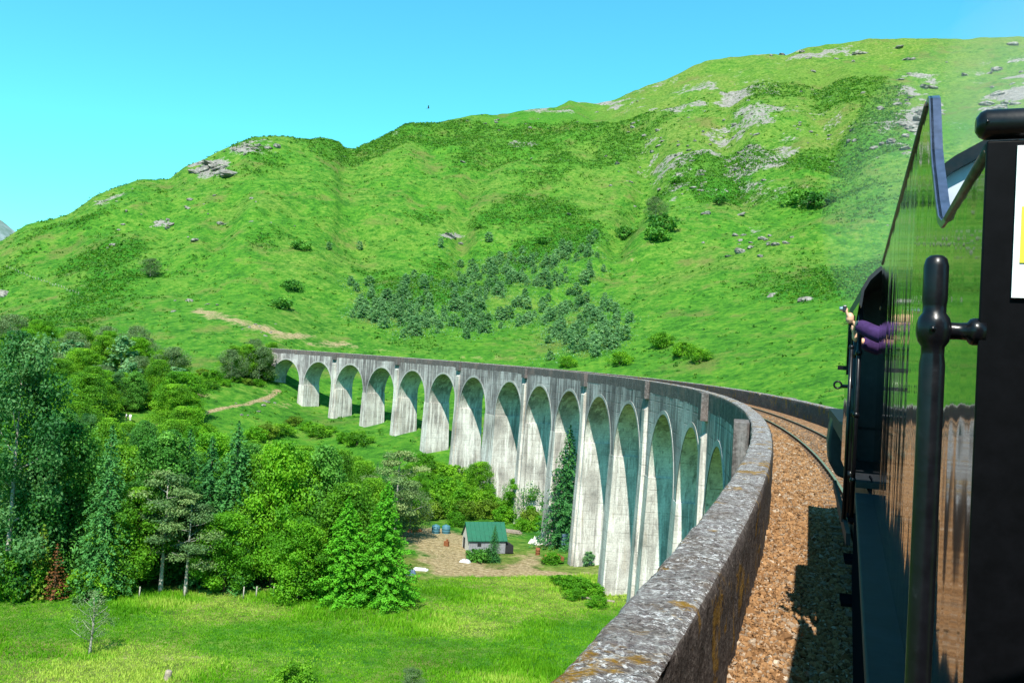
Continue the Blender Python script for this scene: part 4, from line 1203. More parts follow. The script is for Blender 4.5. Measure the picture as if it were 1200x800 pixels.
plant_px('bright1', 349, 703, 9.5, 'bright spreading tree with short pale trunk beside the left fir', wide=1.15)
plant_px('fir0', 402, 704, 12.6, 'bright green conical fir, left of the two standing before the yard', wide=1.22)
plant_px('fir1', 447, 706, 14.6, 'bright green conical fir, right of the two standing before the yard', wide=1.12)
plant_px('broad2', 400, 690, 13, 'green broadleaf tree filling the gap behind the left bright fir')
plant_px('pine0', 462, 640, 15, 'tall spreading pine with a flat open crown behind the bright firs', wide=1.05)
plant_px('grey0', 480, 628, 9, 'greyish pine below the spreading pine, at the yard edge', wide=.8)
plant_px('spruce1', 661, 640, 20, 'dark spruce leaning against the middle viaduct pier', wide=1.05)
plant_px('spruce0', 578, 658, 5.6, 'small dark young spruce in front of the green-roofed shed', wide=1.1)
plant_px('bare', 105, 767, 5.8, 'small pale bare tree alone in the meadow', wide=.95)
plant_px('broad0', 560, 592, 8.5, 'round dark leafy tree at the foot of the viaduct behind the yard', wide=1.1)
plant_px('bright0', 612, 610, 8.5, 'light green leafy tree against the piers behind the shed', wide=1.25)
plant_px('birch1', 690, 663, 2.3, 'small bush at the foot of a tall pier', 'shrub', wide=1.3)
plant_px('bush0', 345, 808, 2.3, 'dark bush top in the meadow at the bottom of the photo', 'shrub', wide=1.15)
plant_px('grey1', 482, 808, 2., 'grey-green bush top in the meadow at the bottom of the photo', 'shrub', wide=1.3)

# shrubs and small trees round the yard
SHR = [('brightbush0', 490, 606, 3.6), ('yellowbush', 505, 608, 3.), ('bush1', 525, 606, 3.6), ('yellowbush', 545, 608, 3.2), ('brightbush1', 532, 616, 2.4), ('yellowbush', 570, 606, 3.), ('brightbush2', 590, 612, 3.), ('bush2', 600, 606, 4.2),
       ('yellowbush', 622, 618, 3.), ('brightbush0', 632, 622, 2.6), ('brightbush1', 610, 622, 2.2), ('bush0', 512, 598, 4.), ('bush1', 487, 592, 4.4), ('brightbush2', 540, 596, 3.6), ('bush2', 570, 598, 3.6), ('yellowbush', 480, 612, 2.8)]
for k, u, v, h in SHR:
    x, y, z = at(u, v); plant(k, x, y, h, 'leafy shrub in the hedge-like belt between the yard and the viaduct', 'shrub', 'shrubs between the yard and the viaduct', 1.1)
for i, (k, u, v, h) in enumerate([('scrub0', 555, 657, 1.7), ('scrub1', 562, 659, 1.6), ('scrub2', 568, 657, 1.8)]):
    plant_px(k, u, v, h, 'low dark bush along the front wall of the green-roofed shed', 'shrub', 'bushes before the shed', 1.)
for k, u, v, h in [('brightbush0', 668, 690, 1.8), ('brightbush1', 680, 694, 1.9), ('brightbush2', 692, 700, 1.8), ('brightbush0', 655, 686, 1.4), ('brightbush1', 700, 712, 1.4), ('brightbush2', 674, 702, 1.4), ('brightbush1', 648, 660, 1.6)]:
    plant_px(k, u, v, h, 'low bright green clump of growth in the meadow before the viaduct piers', 'shrub', 'bright clumps before the piers', 1.5)

for k, u, v, h, lab in [('grey0', 303, 447, 10.5, 'grey-green tree touching the far left end of the viaduct'), ('broad0', 289, 442, 10, 'mid-green tree left of the grey-green one at the far end of the viaduct'), ('dark1', 314, 441, 8.5, 'dark tree overlapping the first arch at the far end of the viaduct'),
                        ('broad2', 272, 440, 9, 'bushy green tree uphill of the footpath end'), ('grey1', 296, 428, 8.5, 'greyish tree above the far end of the viaduct'), ('broad1', 318, 428, 7.5, 'small green tree behind the far abutment of the viaduct')]:
    plant_px(k, u, v, h, lab, wide=1.1)
# --- the rest of the wood: Poisson-like filling of the ground it stands on
WOOD = list(PLACED)


def fill_wood(nmax, rmin, rmax, pack):
    n = 0; tries = 0
    pts = WOOD
    while n < nmax and tries < 9000:
        tries += 1
        az = -64 + rng.random() * 42; r = rmin + (rmax - rmin) * rng.random() ** .85
        x = r * math.sin(math.radians(az)); y = r * math.cos(math.radians(az)); z = ground(x, y)
        u, v = [float(q) for q in survey(np.array(x), np.array(y), np.array(z))]
        if u < -60 or u > 520: continue
        # the open ground: meadow, clearing with the path, the slope under the far arches
        edge_v = np.interp(u, [-60, 0, 120, 250, 400, 470, 520], [690, 690, 692, 688, 690, 640, 600])
        if v > edge_v: continue
        top_v = np.interp(u, [-60, 0, 60, 130, 200, 235, 262, 300, 322, 345, 420, 480, 520], [390, 395, 395, 415, 430, 530, 540, 548, 545, 545, 566, 585, 590])
        ring = 265 < u < 318 and 434 < v < 452
        if v < top_v and not ring: continue
        if 138 < u < 168 and 486 < v < 525: continue
        h = (8 + 6.5 * rng.random()) if v > 560 else (6 + 5.5 * rng.random())
        if ring: h = 8.5 + 2 * rng.random()
        if u > 225 and not ring:      # keep the clearing in sight
            lim = (v - np.interp(u, [225, 240, 300, 345, 430, 500], [508, 518, 522, 530, 540, 560])) / FPX * r * 1.04
            if lim < 3.2: continue
            h = min(h, lim)
        if 112 < u < 196 and v > 490:      # the footpath with the walkers stays in sight
            h = min(h, (v - 499) / FPX * r)
            if h < 1.8: continue
        wd_ = (.62 + .4 * rng.random()) if v > 560 else (.85 + .4 * rng.random())
        if any((x - a) ** 2 + (y - b) ** 2 < (pack * (c + h * .27 * wd_)) ** 2 for a, b, c in pts): continue
        pts.append((x, y, h * .27 * wd_)); n += 1
        q = rng.random()
        if v < 470: k = 'grey0' if q < .2 else 'grey1' if q < .3 else f'birch{int(q * 30) % 3}' if q < .42 else f'broad{int(q * 30) % 3}' if q < .8 else f'bright{int(q * 30) % 2}'
        elif v < 560: k = f'alder{int(q * 30) % 2}' if q < .12 else f'bright{int(q * 30) % 2}' if q < .42 else f'broad{int(q * 30) % 3}' if q < .8 else 'yellowbush' if q < .85 else f'dark{int(q * 30) % 3}'
        else: k = f'spruce{int(q * 30) % 2}' if q < .38 else f'dark{int(q * 30) % 3}' if q < .66 else f'broad{int(q * 30) % 3}' if q < .92 else f'bright{int(q * 30) % 2}'
        base = k.rstrip('0123456789')
        where = ('beside the far end of the viaduct' if ring else 'on the wooded slope above the footpath' if v < 500 else 'in the middle of the wood' if v < 600 else 'behind the front row of the wood')
        look = dict(grey='grey-green bushy willow', birch='pale green birch', broad='mid-green broadleaf tree', bright='bright green broadleaf tree', alder='silvery-leaved alder', dark='dark blue-green broadleaf tree', spruce='dark pointed spruce', yellowbush='yellow-green shrub')[base]
        plant(k, x, y, (h * .5 if base == 'yellowbush' else h), f'{look} {where}', 'shrub' if base == 'yellowbush' else 'tree', f'{look}s {where}', wd_ * (1.15 if v < 520 else 1.))


fill_wood(120, 112, 215, .55)
fill_wood(150, 190, 330, .42)
print('WOOD', len(WOOD))


for i, (u, v) in enumerate([(196, 452), (205, 446), (214, 441), (226, 446), (238, 440), (250, 447), (244, 456), (262, 452), (276, 448), (290, 450), (302, 452), (312, 446), (318, 440), (186, 462), (178, 470), (190, 478), (206, 500), (222, 505), (240, 508),
                            (345, 498), (360, 505), (372, 512), (386, 508), (330, 510), (312, 512), (402, 518), (418, 522), (300, 516)]):
    x, y, z = at(u, v); ring = v < 482
    plant(('brightbush0', 'bush1', 'brightbush2', 'bush0', 'yellowbush')[i % 5], x, y, 1.6 + 1.8 * rng.random(), 'bushy growth by the footpath at the far left end of the viaduct' if ring else 'low bush on the grassy slope below the far arches', 'shrub', 'bushes by the footpath' if ring else 'bushes below the far arches', 1.5)
for i, (u, v) in enumerate([(498, 548), (508, 556), (518, 560), (488, 556), (528, 568), (512, 570), (500, 574), (536, 578), (522, 584), (545, 588), (494, 584), (560, 596), (480, 566)]):
    x, y, z = at(u, v); plant(('brightbush1', 'bush2', 'broad0', 'brightbush0', 'bush0')[i % 5], x, y, 2.4 + 2. * rng.random(), 'leafy bush at the foot of the middle piers left of the yard', 'shrub', 'bushes at the foot of the middle piers', 1.4)


# --- birch scrub on the hill
BIRCH = []


def patch(poly, n, label, group, hmin, hmax, kinds=('birch0', 'birch1', 'birch2')):
    poly = np.array(poly); lo, hi = poly.min(0), poly.max(0); k = 0; t = 0; used = []
    while k < n and t < n * 40:
        t += 1; u, v = lo - 8 + rng.random(2) * (hi - lo + 16)
        c = False; j = len(poly) - 1
        for i in range(len(poly)):
            if (poly[i][1] > v) != (poly[j][1] > v) and u < (poly[j][0] - poly[i][0]) * (v - poly[i][1]) / (poly[j][1] - poly[i][1]) + poly[i][0]: c = not c
            j = i
        if not c and rng.random() > .12: continue
        if any((u - a) ** 2 + ((v - b) * 1.3) ** 2 < 16 for a, b in used): continue
        used.append((u, v)); k += 1
        x, y, z = at(u, v); BIRCH.append((x, y)); plant(kinds[k % len(kinds)], x, y, hmin + (hmax - hmin) * rng.random(), label, 'tree', group, 1. + .5 * rng.random())


patch([(520, 318), (560, 303), (640, 296), (668, 288), (700, 300), (702, 325), (660, 335), (620, 338), (560, 330)], 86, 'grey-green birch in the highest dense patch above the middle of the viaduct', 'birches of the highest patch', 2.8, 6.2)
patch([(408, 335), (440, 335), (480, 345), (515, 368), (525, 380), (490, 400), (460, 395), (440, 380), (415, 360)], 68, 'grey-green birch in the left patch above the far arches', 'birches of the left patch', 2.8, 6.2)
patch([(525, 335), (550, 330), (590, 340), (620, 360), (622, 380), (590, 388), (560, 392), (530, 385), (520, 360)], 58, 'grey-green birch in the middle patch just above the viaduct', 'birches of the middle patch', 2.8, 6.2)
patch([(640, 375), (660, 360), (690, 352), (720, 360), (735, 395), (728, 412), (680, 416), (640, 410)], 76, 'grey-green birch in the round patch at the right above the viaduct', 'birches of the right patch', 2.8, 6.2)

def undergrowth():
    B = np.array(BIRCH); k = 90; n = len(B)
    P_ = np.repeat(B, k, 0) + 3.6 * rng.standard_normal((n * k, 2)); z = ground(P_[:, 0], P_[:, 1])
    C = np.stack([P_[:, 0], P_[:, 1], z + 1.7 * rng.random(n * k) ** 1.5], -1)
    V, F = leaf_quads(C, rng.standard_normal((n * k, 3)) + np.array([0, 0, .8]), .34, .6)
    tag(link('birch_undergrowth', mesh_np('birch_undergrowth', V, F, False, [M['leaf_birch']], None, {'tone': rng.beta(2, 2, n * k)})), kind='stuff')


undergrowth()

# --- lone bushes on the hill
for k, u, v, h, lab in [('scrub0', 770, 282, 7, 'dark bush in the gully in the middle of the hill'), ('scrub1', 777, 270, 8, 'tall dark bush higher in the same gully'), ('scrub2', 733, 280, 7, 'dark bush left of the gully bushes'), ('grey0', 768, 255, 12, 'greyish tree at the top of the gully'),
                       ('scrub1', 937, 240, 8, 'dark bush left of the pale dead trunk high on the hill'), ('scrub2', 957, 244, 8, 'dark bush right of the pale dead trunk high on the hill'), ('scrub0', 793, 215, 5, 'small dark bush on rocks in the upper hill'),
                       ('bush0', 726, 428, 4.5, 'dark green bush just above the viaduct parapet'), ('bush1', 664, 430, 3.6, 'small dark bush touching the parapet line in the middle'), ('bush2', 775, 408, 5, 'bushy green clump right of the round birch patch'), ('bush0', 800, 418, 4.6, 'wide green bush on the lower hill'),
                       ('bush1', 820, 424, 4, 'green bush furthest right of the clump on the lower hill'), ('grey1', 176, 325, 9, 'greyish tree standing alone on the left hillside'), ('scrub0', 352, 293, 5, 'dark bush on the left part of the hill'), ('birch0', 421, 293, 5, 'pale round birch bush alone on the hill'),
                       ('birch1', 385, 293, 4.4, 'small pale birch bush left of the round one'), ('birch2', 485, 326, 4.6, 'lone birch bush above the left patch'), ('scrub1', 636, 286, 4.5, 'dark bush above the highest birch patch'), ('scrub2', 83, 248, 6, 'dark tree on the left skyline'),
                       ('scrub0', 560, 268, 3, 'small bush left of the pale rocks in the middle hill'), ('scrub1', 340, 340, 4.5, 'dark low bush above the tan bank'), ('scrub0', 330, 362, 4.5, 'dark low bush just over the tan bank'), ('scrub2', 845, 240, 4.5, 'dark bush beneath the upper rocks on the right')]:
    plant_px(k, u, v, h, lab, 'tree' if 'tree' in lab else 'shrub', None, 1.3)


# ------------------------------------------------------------------ ground cover
def meadow_grass():
    N = 110000
    az = np.radians(-62 + 60 * rng.random(N)); r = 48 + 92 * rng.random(N) ** .8
    x = r * np.sin(az); y = r * np.cos(az); z = ground(x, y)
    u, v = survey(x, y, z)
    keep = (v > np.interp(u, [0, 400, 480, 560, 720], [694, 692, 680, 676, 674])) & (u > -30) & (u < 760) & (v < 840)
    x, y, z = x[keep], y[keep], z[keep]; n = len(x)
    dens = fbm(x, y, 9, 4, 77); h0 = .14 + .36 * sstep(.42, .7, dens)
    k = 4; X = np.repeat(x, k); Y = np.repeat(y, k); Z = np.repeat(z, k); m = n * k
    a = rng.random(m) * 2 * PI; hh = np.repeat(h0, k) * (.6 + .8 * rng.random(m)); w = .045 + .045 * rng.random(m); ln = .5 * hh * (rng.random(m) + .2)
    bx = X + .22 * rng.standard_normal(m); by = Y + .22 * rng.standard_normal(m)
    ca, sa = np.cos(a), np.sin(a); wa = rng.random(m) * 2 * PI
    V = np.stack([np.stack([bx - w * ca, by - w * sa, Z - .03], -1), np.stack([bx + w * ca, by + w * sa, Z - .03], -1), np.stack([bx + ln * np.cos(wa), by + ln * np.sin(wa), Z + hh], -1)], 1).reshape(-1, 3)
    F = np.arange(3 * m).reshape(-1, 3)
    dry = fbm(X, Y, 13, 4, 71); str_ = fbm(X * .35 + Y * .2, Y * 1.3 - X * .5, 5, 4, 73); tone = np.clip(.42 + 1.7 * (dry - .5) + 1.3 * (str_ - .5) + .5 * (rng.random(m) - .5), 0, 1)
    tag(link('meadow_grass', mesh_np('meadow_grass', V, F, False, [M['grass_blade']], None, {'tone': tone})), kind='stuff')


meadow_grass()


def hill_bracken():
    L = LAND
    ok = np.nonzero(L['front'] & (L['r'] > 165) & (L['r'] < 820) & (L['u'] > -40) & (L['u'] < 1060) & (L['v'] > 90) & (L['v'] < 560) & (L['bare'] < .3))[0]
    w = (np.clip(L['brack'][ok] - .2, 0, 1) + .022) * L['r'][ok] ** 1.2 + 0
    idx = rng.choice(ok, 60000, p=w / w.sum())
    x = L['x'][idx] + 2.2 * rng.standard_normal(len(idx)); y = L['y'][idx] + 2.2 * rng.standard_normal(len(idx)); z = ground(x, y)
    rr = np.hypot(x, y); n = len(x); k = 6
    s = (.3 + .8 * rng.random(n) ** 2) * (.5 + .7 * rr / 600)
    d = rng.standard_normal((n, k, 3)); d[..., 2] = np.abs(d[..., 2]); d /= np.linalg.norm(d, axis=2, keepdims=True)
    C = np.stack([x, y, z], -1)[:, None] + d * s[:, None, None] * np.array([1.2, 1.2, .75]) * .9
    V, F = leaf_quads(C.reshape(-1, 3), (d + .5 * rng.standard_normal(d.shape)).reshape(-1, 3), np.repeat(s * .55, k), .7)
    tone = np.clip(np.repeat(rng.beta(2, 2, n), k) + .2 * (rng.random(n * k) - .5), 0, 1)
    tag(link('hillside_bracken', mesh_np('hillside_bracken', V, F, False, [M['bracken_leaf']], None, {'tone': tone})), kind='stuff')


hill_bracken()


# ------------------------------------------------------------------ rocks
def rock_proto(seed):
    bm_v = []; mb = MB(); n, m = 14, 9
    r2 = np.random.default_rng(seed)
    off = r2.random(3) * 50
    vs = []; fs = []
    for i in range(m + 1):
        th = PI * i / m
        for j in range(n):
            a = 2 * PI * j / n; d = np.array([math.sin(th) * math.cos(a), math.sin(th) * math.sin(a), math.cos(th)])
            q = 1 + .75 * (fbm(np.array([d[0] + off[0]]), np.array([d[1] + d[2] * 1.7 + off[1]]), .55, 3, seed)[0] - .5)
            q = round(q * 5) / 5 * .5 + q * .5
            vs.append(d * q * np.array([1, .7, .55]))
    for i in range(m):
        for j in range(n): fs.append((i * n + j, (i + 1) * n + j, (i + 1) * n + (j + 1) % n, i * n + (j + 1) % n))
    mb.add(vs, fs, False)
    return mb.data('rock_outcrop', M['rock'])


ROCKS = [rock_proto(i + 3) for i in range(6)]


def rock(u, v, w, label, group=None, mat=None):
    x, y, z = at(u, v); o = link('rock_outcrop', ROCKS[int(rng.integers(6))]); o.location = (x, y, z - .05 * w)
    o.rotation_euler = (.25 * rng.standard_normal(), .2 * rng.standard_normal(), rng.random() * 6.28)
    s = w / 2; o.scale = (s * (.8 + .6 * rng.random()), s * (.8 + .5 * rng.random()), s * (.55 + .45 * rng.random()))
    tag(o, label, 'rock', group)


def rocks(cu, cv, su, sv, n, w0, w1, label, group):
    for i in range(n):
        rock(cu + su * rng.standard_normal(), cv + sv * rng.standard_normal(), w0 + (w1 - w0) * rng.random() ** 1.6, label, group)


rocks(243, 196, 16, 6, 16, 6, 13, 'pale block of the cliff at the shoulder of the left summit', 'blocks of the left summit cliff')
rocks(285, 173, 24, 5, 14, 3, 8, 'pale rock just under the left summit', 'rocks under the left summit')
rocks(900, 155, 95, 42, 110, 1.2, 6, 'grey rock scattered over the upper right hill', 'rocks of the upper right hill')
rocks(800, 190, 45, 40, 50, 1.2, 5.5, 'pinkish grey rock left of the upper right slope', 'rocks above the gully')
rocks(1072, 130, 17, 26, 34, 4, 12, 'grey block of the crag behind the tender top', 'blocks of the crag behind the tender')
rocks(1180, 108, 18, 24, 14, 5, 12, 'grey block of the crag at the right edge', 'blocks of the right edge crag')
rocks(885, 284, 26, 7, 16, 3, 6, 'rock in the pinkish outcrop on the middle right hill', 'rocks of the middle right outcrop')
rocks(620, 150, 100, 18, 36, 1.4, 5.5, 'rock along the middle skyline slopes', 'rocks below the middle skyline')
rocks(940, 66, 60, 6, 14, 4, 9, 'rock on the high right skyline', 'rocks of the high skyline')
rocks(170, 250, 70, 26, 26, 1.4, 5, 'rock on the left hillside', 'rocks of the left hillside')
for u, v, w, lab in [(945, 352, 5.5, 'flat grey boulder in the grass of the lower right hill'), (903, 347, 5, 'pinkish flat rock left of the flat grey boulder'), (528, 277, 7, 'pale rock in the middle of the hill'), (540, 286, 4, 'small pale rock below the middle pale rock'), (258, 262, 6, 'rounded bare rock on the left hill'), (200, 264, 6, 'brownish bare rock left of the rounded one'), (228, 283, 5.5, 'tan rock below the rounded one'),
                     (205, 353, 2.2, 'leftmost white boulder above the wood'), (222, 353, 3.4, 'largest white boulder above the wood'), (243, 357, 2.2, 'white boulder right of the largest one'), (255, 358, 1.8, 'rightmost small white boulder above the wood'), (203, 365, 1.8, 'low white boulder under the others above the wood'), (5, 345, 9, 'rock face at the left edge above the trees')]:
    rock(u, v, w, lab)
for i in range(16): rock(300 + 18 * rng.standard_normal(), 478 + 7 * rng.standard_normal() if i < 8 else 384 + 6 * rng.standard_normal(), .8 + 1. * rng.random(), 'pale stone strewn on the bank by the far end of the viaduct', 'stones by the far end of the viaduct')

# ------------------------------------------------------------------ the yard
def yard():
    A = np.array(at(549, 648)[:2]); B = np.array(at(590, 654.5)[:2]); L = float(np.linalg.norm(B - A)) * 1.02; ray_ = A / np.linalg.norm(A); pr_ = np.array([ray_[1], -ray_[0]]); d = pr_ * math.cos(.24) + ray_ * math.sin(.24); nrm = np.array([-d[1], d[0]])
    if nrm @ A < 0: nrm = -nrm                       # away from the camera
    rz = math.atan2(d[1], d[0]); z = ground(*A) - .1
    sh = empty('shed', (A[0], A[1], z), rz, 'small shed with a green pitched roof in the yard below the viaduct', 'shed'); D = 4.6; he, hr = 2.2, 4.5
    sg = 1. if (Matrix.Rotation(rz, 2) @ Vector((0, 1))).dot(Vector(nrm)) > 0 else -1.
    Q = lambda x, y, zz: (x, sg * y, zz)
    mb = MB(); mb.add([Q(0, 0, 0), Q(L, 0, 0), Q(L, 0, he), Q(0, 0, he)], [(0, 1, 2, 3)]); mb.build('long_wall', M['boards'], sh)
    mb = MB(); mb.add([Q(0, D, 0), Q(L, D, 0), Q(L, D, he), Q(0, D, he)], [(0, 3, 2, 1)]); mb.build('long_wall', M['boards'], sh)
    for gx in (0, L):
        gb = MB(); gb.add([Q(gx, 0, 0), Q(gx, D, 0), Q(gx, D, he), Q(gx, D / 2, hr - .06), Q(gx, 0, he)], [(0, 4, 3, 2, 1)]); gb.build('gable_wall', M['boards_white'], sh)
    rf = MB(); e = .25; sl = (hr - he) / (D / 2)
    for y0, y1 in ((-e, D / 2), (D + e, D / 2)):
        z0 = he - e * sl; vs = [Q(-e, y0, z0), Q(L + e, y0, z0), Q(L + e, y1, hr), Q(-e, y1, hr)]; up = [(q[0], q[1], q[2] + .07) for q in vs]
        rf.add(vs + up, [(3, 2, 1, 0), (4, 5, 6, 7), (0, 1, 5, 4), (1, 2, 6, 5), (2, 3, 7, 6), (3, 0, 4, 7)])
    nb = 9
    for i in range(nb + 1):
        x = -e + (L + 2 * e) * i / nb; rf.tube([Q(x, -e, he - e * sl + .08), Q(x, D / 2, hr + .08)], .025, 6)
    rf.build('roof', M['roof_green'], sh)
    dr = MB(); dr.box(Q(-.03, D * .72, .95), (.06, 1., 1.9)); dr.build('door', M['dark_hole'], sh)
    wn = MB(); wn.box(Q(L * .28, -.03, 1.4), (.6, .06, .5)); wn.build('window', M['dark_hole'], sh)
    ln = MB(); ln.add([Q(L, .2, 0), Q(L + 1.4, .2, 0), Q(L + 1.4, .2, 1.2), Q(L, .2, 1.7), Q(L, 2.6, 0), Q(L + 1.4, 2.6, 0), Q(L + 1.4, 2.6, 1.2), Q(L, 2.6, 1.7)], [(3, 2, 6, 7), (1, 5, 6, 2), (0, 1, 2, 3), (4, 7, 6, 5)]); ln.build('lean_to', M['dark_hole'], sh)
    for i, (u, lab) in enumerate(((510.5, 'left of two teal water tanks at the back of the yard'), (522.5, 'right of two teal water tanks at the back of the yard'))):
        x, y, z = at(u, 624.5); t = empty('water_tank', (x, y, z - .05), 0, lab, 'tank', 'teal water tanks')
        mb = MB(); mb.lathe([(.70, 0), (.72, .1), (.72, .38), (.74, .40), (.72, .43), (.72, .8), (.74, .82), (.72, .85), (.71, 1.2), (.66, 1.28)], (0, 0, 0), (0, 0, 1), 24); mb.build('barrel', M['tank'], t)
        mb = MB(); mb.lathe([(.68, 1.26), (.60, 1.36), (.25, 1.46), (.22, 1.52), (.001, 1.53)], (0, 0, 0), (0, 0, 1), 24); mb.build('lid', M['tank'], t)

    def heap(u, v, w, dpt, h, mat, name, label, cat, n=14, seed=1):
        x, y, z = at(u, v); vs = []; fs = []; r2 = np.random.default_rng(seed)
        for i in range(n + 1):
            for j in range(n + 1):
                a, b = i / n * 2 - 1, j / n * 2 - 1; q = max(0, 1 - max(abs(a), abs(b)) ** 3)
                vs.append((a * w / 2, b * dpt / 2, -.08 + h * q * (.45 + .9 * r2.random() if q > .3 else .4)))
        for i in range(n):
            for j in range(n): fs.append((i * (n + 1) + j, (i + 1) * (n + 1) + j, (i + 1) * (n + 1) + j + 1, i * (n + 1) + j + 1))
        mb = MB(); mb.add(vs, fs, False); o = mb.build(name, mat); o.location = (x, y, z); o.rotation_euler = (0, 0, r2.random() * 3); tag(o, label, cat)
    heap(545, 659, 1.8, 1.2, .5, M['tarp'], 'tarpaulin', 'crumpled white tarpaulin at the front left corner of the shed', 'tarpaulin', 9, 2)
    heap(492, 668, 2.6, 1.3, .35, M['tarp'], 'tarpaulin', 'flat pale sheets lying beside the right bright fir', 'tarpaulin', 9, 5)
    heap(482, 673, 1.4, 1., .7, M['blue_steel'], 'scrap_heap', 'bluish scrap heap beside the flat pale sheets', 'scrap', 8, 6)
    heap(629, 637, 2.6, 1.8, 1.3, M['tan_stone'], 'rubble_heap', 'heap of pale rubble near the middle pier', 'rubble', 8, 7)
    heap(486, 623, 2.5, 1.4, .8, M['rust'], 'scrap_heap', 'rusty red scrap at the back left of the yard', 'scrap', 8, 8)
    # rusty digger arm
    x, y, z = at(641, 660); dg = empty('digger_arm', (x, y, z), .2, 'rusty orange digger arm lying in the grass by the pier', 'digger arm')
    mb = MB(); mb.tube([(-.9, 0, .2), (-.2, 0, 1.2), (.3, 0, .7)], [.16, .2, .14], 6); mb.build('boom', M['rust'], dg)
    mb = MB(); mb.tube([(.3, 0, .7), (1.6, 0, 1.5), (2.3, 0, 1.2)], [.14, .13, .1], 6); mb.build('dipper', M['rust'], dg)
    mb = MB(); mb.prism([(2.2, 1.3), (2.6, 1.1), (2.55, .6), (2.2, .5), (2.05, .9)], lambda a, b, d: (a, d, b), -.3, .3); mb.build('bucket', M['rust'], dg)
    x, y, z = at(630, 650); bn = empty('oil_drum', (x, y, z - .05), 0, 'brown steel drum below the rubble heap', 'drum')
    mb = MB(); mb.lathe([(.36, 0), (.37, .02), (.36, .1), (.36, .4), (.38, .42), (.36, .44), (.36, .8), (.38, .82), (.36, .84), (.36, 1.15), (.001, 1.15)], (0, 0, 0), (0, 0, 1), 18); mb.build('barrel', M['rust'], bn)
    x, y, z = at(600, 624); tb = MB()
    for i in range(6): tb.box((.3 * rng.standard_normal(), .3 * i - .8, .12 + .16 * (i % 2)), (3.4, .24, .15), Matrix.Rotation(.12 * rng.standard_normal(), 3, 'Z'))
    o = tb.build('timber_stack', M['wood']); o.location = (x, y, z); tag(o, 'low stack of weathered timber behind the shed', 'timber')
    x, y, z = at(523, 640); bb_ = MB(); bb_.box((0, 0, .4), (.8, .5, .8)); bb_.box((.1, 0, .95), (.3, .3, .35)); o = bb_.build('pump_engine', M['rust'], bevel=.05); o.location = (x, y, z); tag(o, 'small dark rusty engine standing on the bare earth of the yard', 'engine')
    # slate-blue trailer behind the spruce
    x, y, z = at(668, 641); tr = empty('box_trailer', (x, y, z), .5, 'slate-blue box trailer half hidden behind the dark spruce', 'trailer')
    mb = MB(); mb.prism([(-1.6, .5), (1.6, .5), (1.6, 2.1), (1.2, 2.3), (-1.6, 2.3)], lambda a, b, d: (a, d, b), -.9, .9); mb.build('body', M['blue_steel'], tr, bevel=.06)
    for sg_ in (-1, 1):
        mb = MB(); mb.lathe([(.15, -.1), (.34, -.1), (.34, .1), (.15, .1)], (0, sg_ * .95, .34), (0, 1, 0), 16); mb.build('wheel', M['black_plastic'], tr)
    # half buried pipe and stones by the nearest visible pier
    x, y, z = at(700, 705); mb = MB(); mb.tube([(-2.2, 0, .15), (2.2, .3, .2)], .16, 8); o = mb.build('fallen_log', M['wood']); o.location = (x, y, z); tag(o, 'grey log lying in the grass at the foot of the nearest visible pier', 'log')
    x, y, z = at(196, 797); mb = MB(); mb.lathe([(.4, -.3), (.34, .1), (.30, .4), (.31, .7), (.22, .82), (.001, .78)], (0, 0, 0), (.1, .05, 1), 9); o = mb.build('tree_stump', M['wood']); o.location = (x, y, z); tag(o, 'weathered grey stump in dry grass at the bottom left', 'stump')
    for i, u in enumerate((163, 216, 285, 300, 320)):
        x, y, z = at(u, 701); mb = MB(); mb.tube([(0, 0, -.2), (.03, 0, 1.4)], [.09, .07], 7); o = mb.build('fence_post', M['bark_pale']); o.location = (x, y, z)
        tag(o, 'pale wooden post at the edge of the wood', 'post', 'posts along the wood edge')


yard()


def hill_fence():
    x0, y0, z0 = at(8, 314); f = empty('wire_fence', (x0, y0, z0), 0, 'thin pale wire fence running down the left hillside', 'fence'); n = 26; prev = None; wires = MB(); d0 = None
    for i in range(n):
        t = i / (n - 1); u = 8 + 84 * t; v = 314 + 32 * t ** .9
        x, y, z = at(u, v); p = Vector((x - x0, y - y0, z - z0))
        mb = MB(); mb.tube([p + Vector((0, 0, -.2)), p + Vector((0, 0, 1.3))], .07, 6); mb.build('post', M['bark_pale'], f)
        if prev is not None:
            for h in (.5, .85, 1.2): wires.tube([prev + Vector((0, 0, h)), p + Vector((0, 0, h))], .012, 4, False)
        prev = p
    wires.build('wire', M['steel'], f)


hill_fence()

x, y, z = at(148, 493); person((x, y, z), 1.0, 'person in white standing on the footpath, left of two', M['white_cloth'], M['trousers'], [(-1, (-.05, -.26, 1.12), (-.12, -.24, .88)), (1, (-.05, .26, 1.12), (-.12, .24, .88))], 'walkers on the footpath')
x, y, z = at(152.5, 493); person((x, y, z), 2.0, 'person in white standing on the footpath, right of two', M['white_cloth'], M['white_cloth'], [(-1, (-.05, -.26, 1.12), (-.12, -.24, .88)), (1, (-.05, .26, 1.12), (-.12, .24, .88))], 'walkers on the footpath')

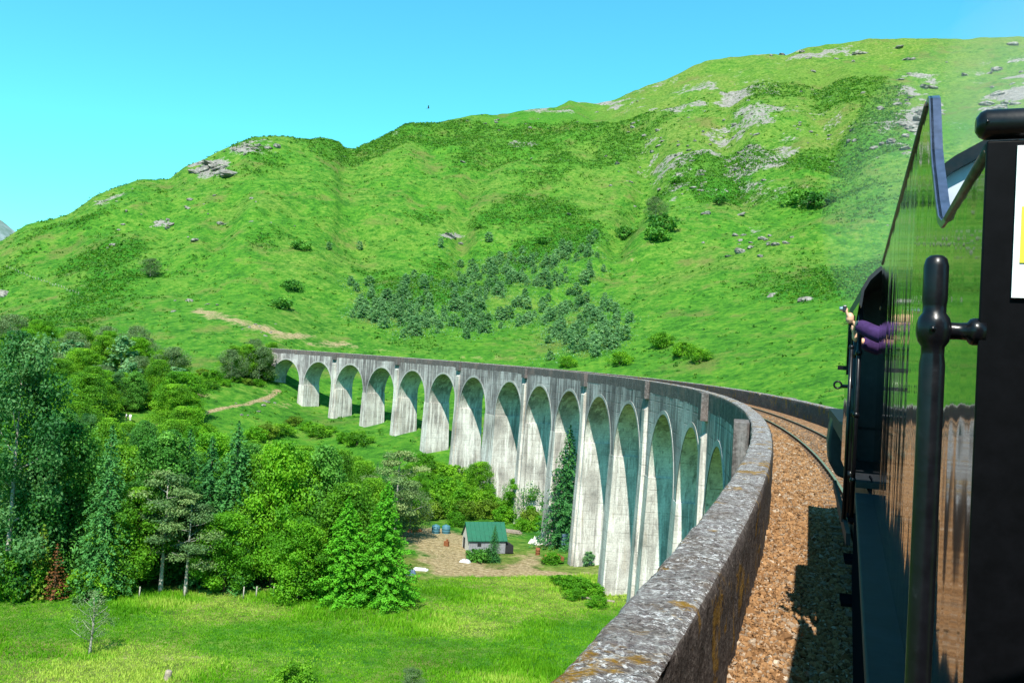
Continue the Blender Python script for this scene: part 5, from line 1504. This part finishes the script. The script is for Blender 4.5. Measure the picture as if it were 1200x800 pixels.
# pale dead trunk on the upper hill
x, y, z = at(946, 244); mb = MB(); mb.tube([(0, 0, -.3), (.3, 0, 3), (.1, .2, 6.5)], [.4, .3, .1], 7)
for a in range(5): mb.tube([(.2, 0, 2 + a * .8), (.2 + 1.6 * math.cos(a * 2.1), 1.6 * math.sin(a * 2.1), 3 + a * .9)], [.16, .05], 6)
o = mb.build('dead_tree', M['bark_pale']); o.location = (x, y, z); tag(o, 'pale dead tree trunk between two dark bushes high on the hill', 'tree')


def bird():
    d = cam_dir(502, 127); c = Vector(d * 150) + Vector((0, 0, CZ)); mb = MB()
    mb.lathe([(.001, -.25), (.04, -.15), (.07, 0), (.05, .14), (.035, .2), (.001, .27)], (0, 0, 0), (1, 0, .3), 10)
    root = empty('bird', c, .6, 'small dark bird flying in the blue sky over the ridge', 'bird')
    mb.add([(-.22, 0, -.07), (-.42, -.09, -.13), (-.42, .09, -.13)], [(0, 1, 2)])
    mb.build('body', M['feather'], root)
    for sg in (-1, 1):
        w = MB(); w.add([(.1, 0, .06), (-.1, 0, .04), (.06, sg * .35, .26), (-.10, sg * .33, .22), (-.04, sg * .68, .30), (-.16, sg * .62, .26)], [(0, 1, 3, 2), (2, 3, 5, 4)]); w.build('wing', M['feather'], root)


bird()


def steam():
    """Thin steam drifting back over the train."""
    for i, (q, r, d) in enumerate((((2.6, 15.5, 3.9), (3.4, 7.0, 2.8), .012), ((4.4, 13.0, 5.6), (3.6, 6.0, 2.6), .012))):
        mb = MB(); mb.ball((0, 0, 0), 1., 28, r); km = bpy.data.materials.get('steam') 
        if km is None:
            km = bpy.data.materials.new('steam'); km.use_nodes = True; t = km.node_tree; t.nodes.remove(t.nodes['Principled BSDF'])
            v = t.nodes.new('ShaderNodeVolumePrincipled'); v.inputs['Color'].default_value = (.95, .97, 1, 1); v.inputs['Density'].default_value = d; v.inputs['Anisotropy'].default_value = .2
            t.links.new(v.outputs[0], t.nodes['Material Output'].inputs['Volume'])
        o = mb.build('steam', km); o.location = (q[0], q[1], RAIL + q[2] + 1.5); tag(o, kind='stuff')


steam()
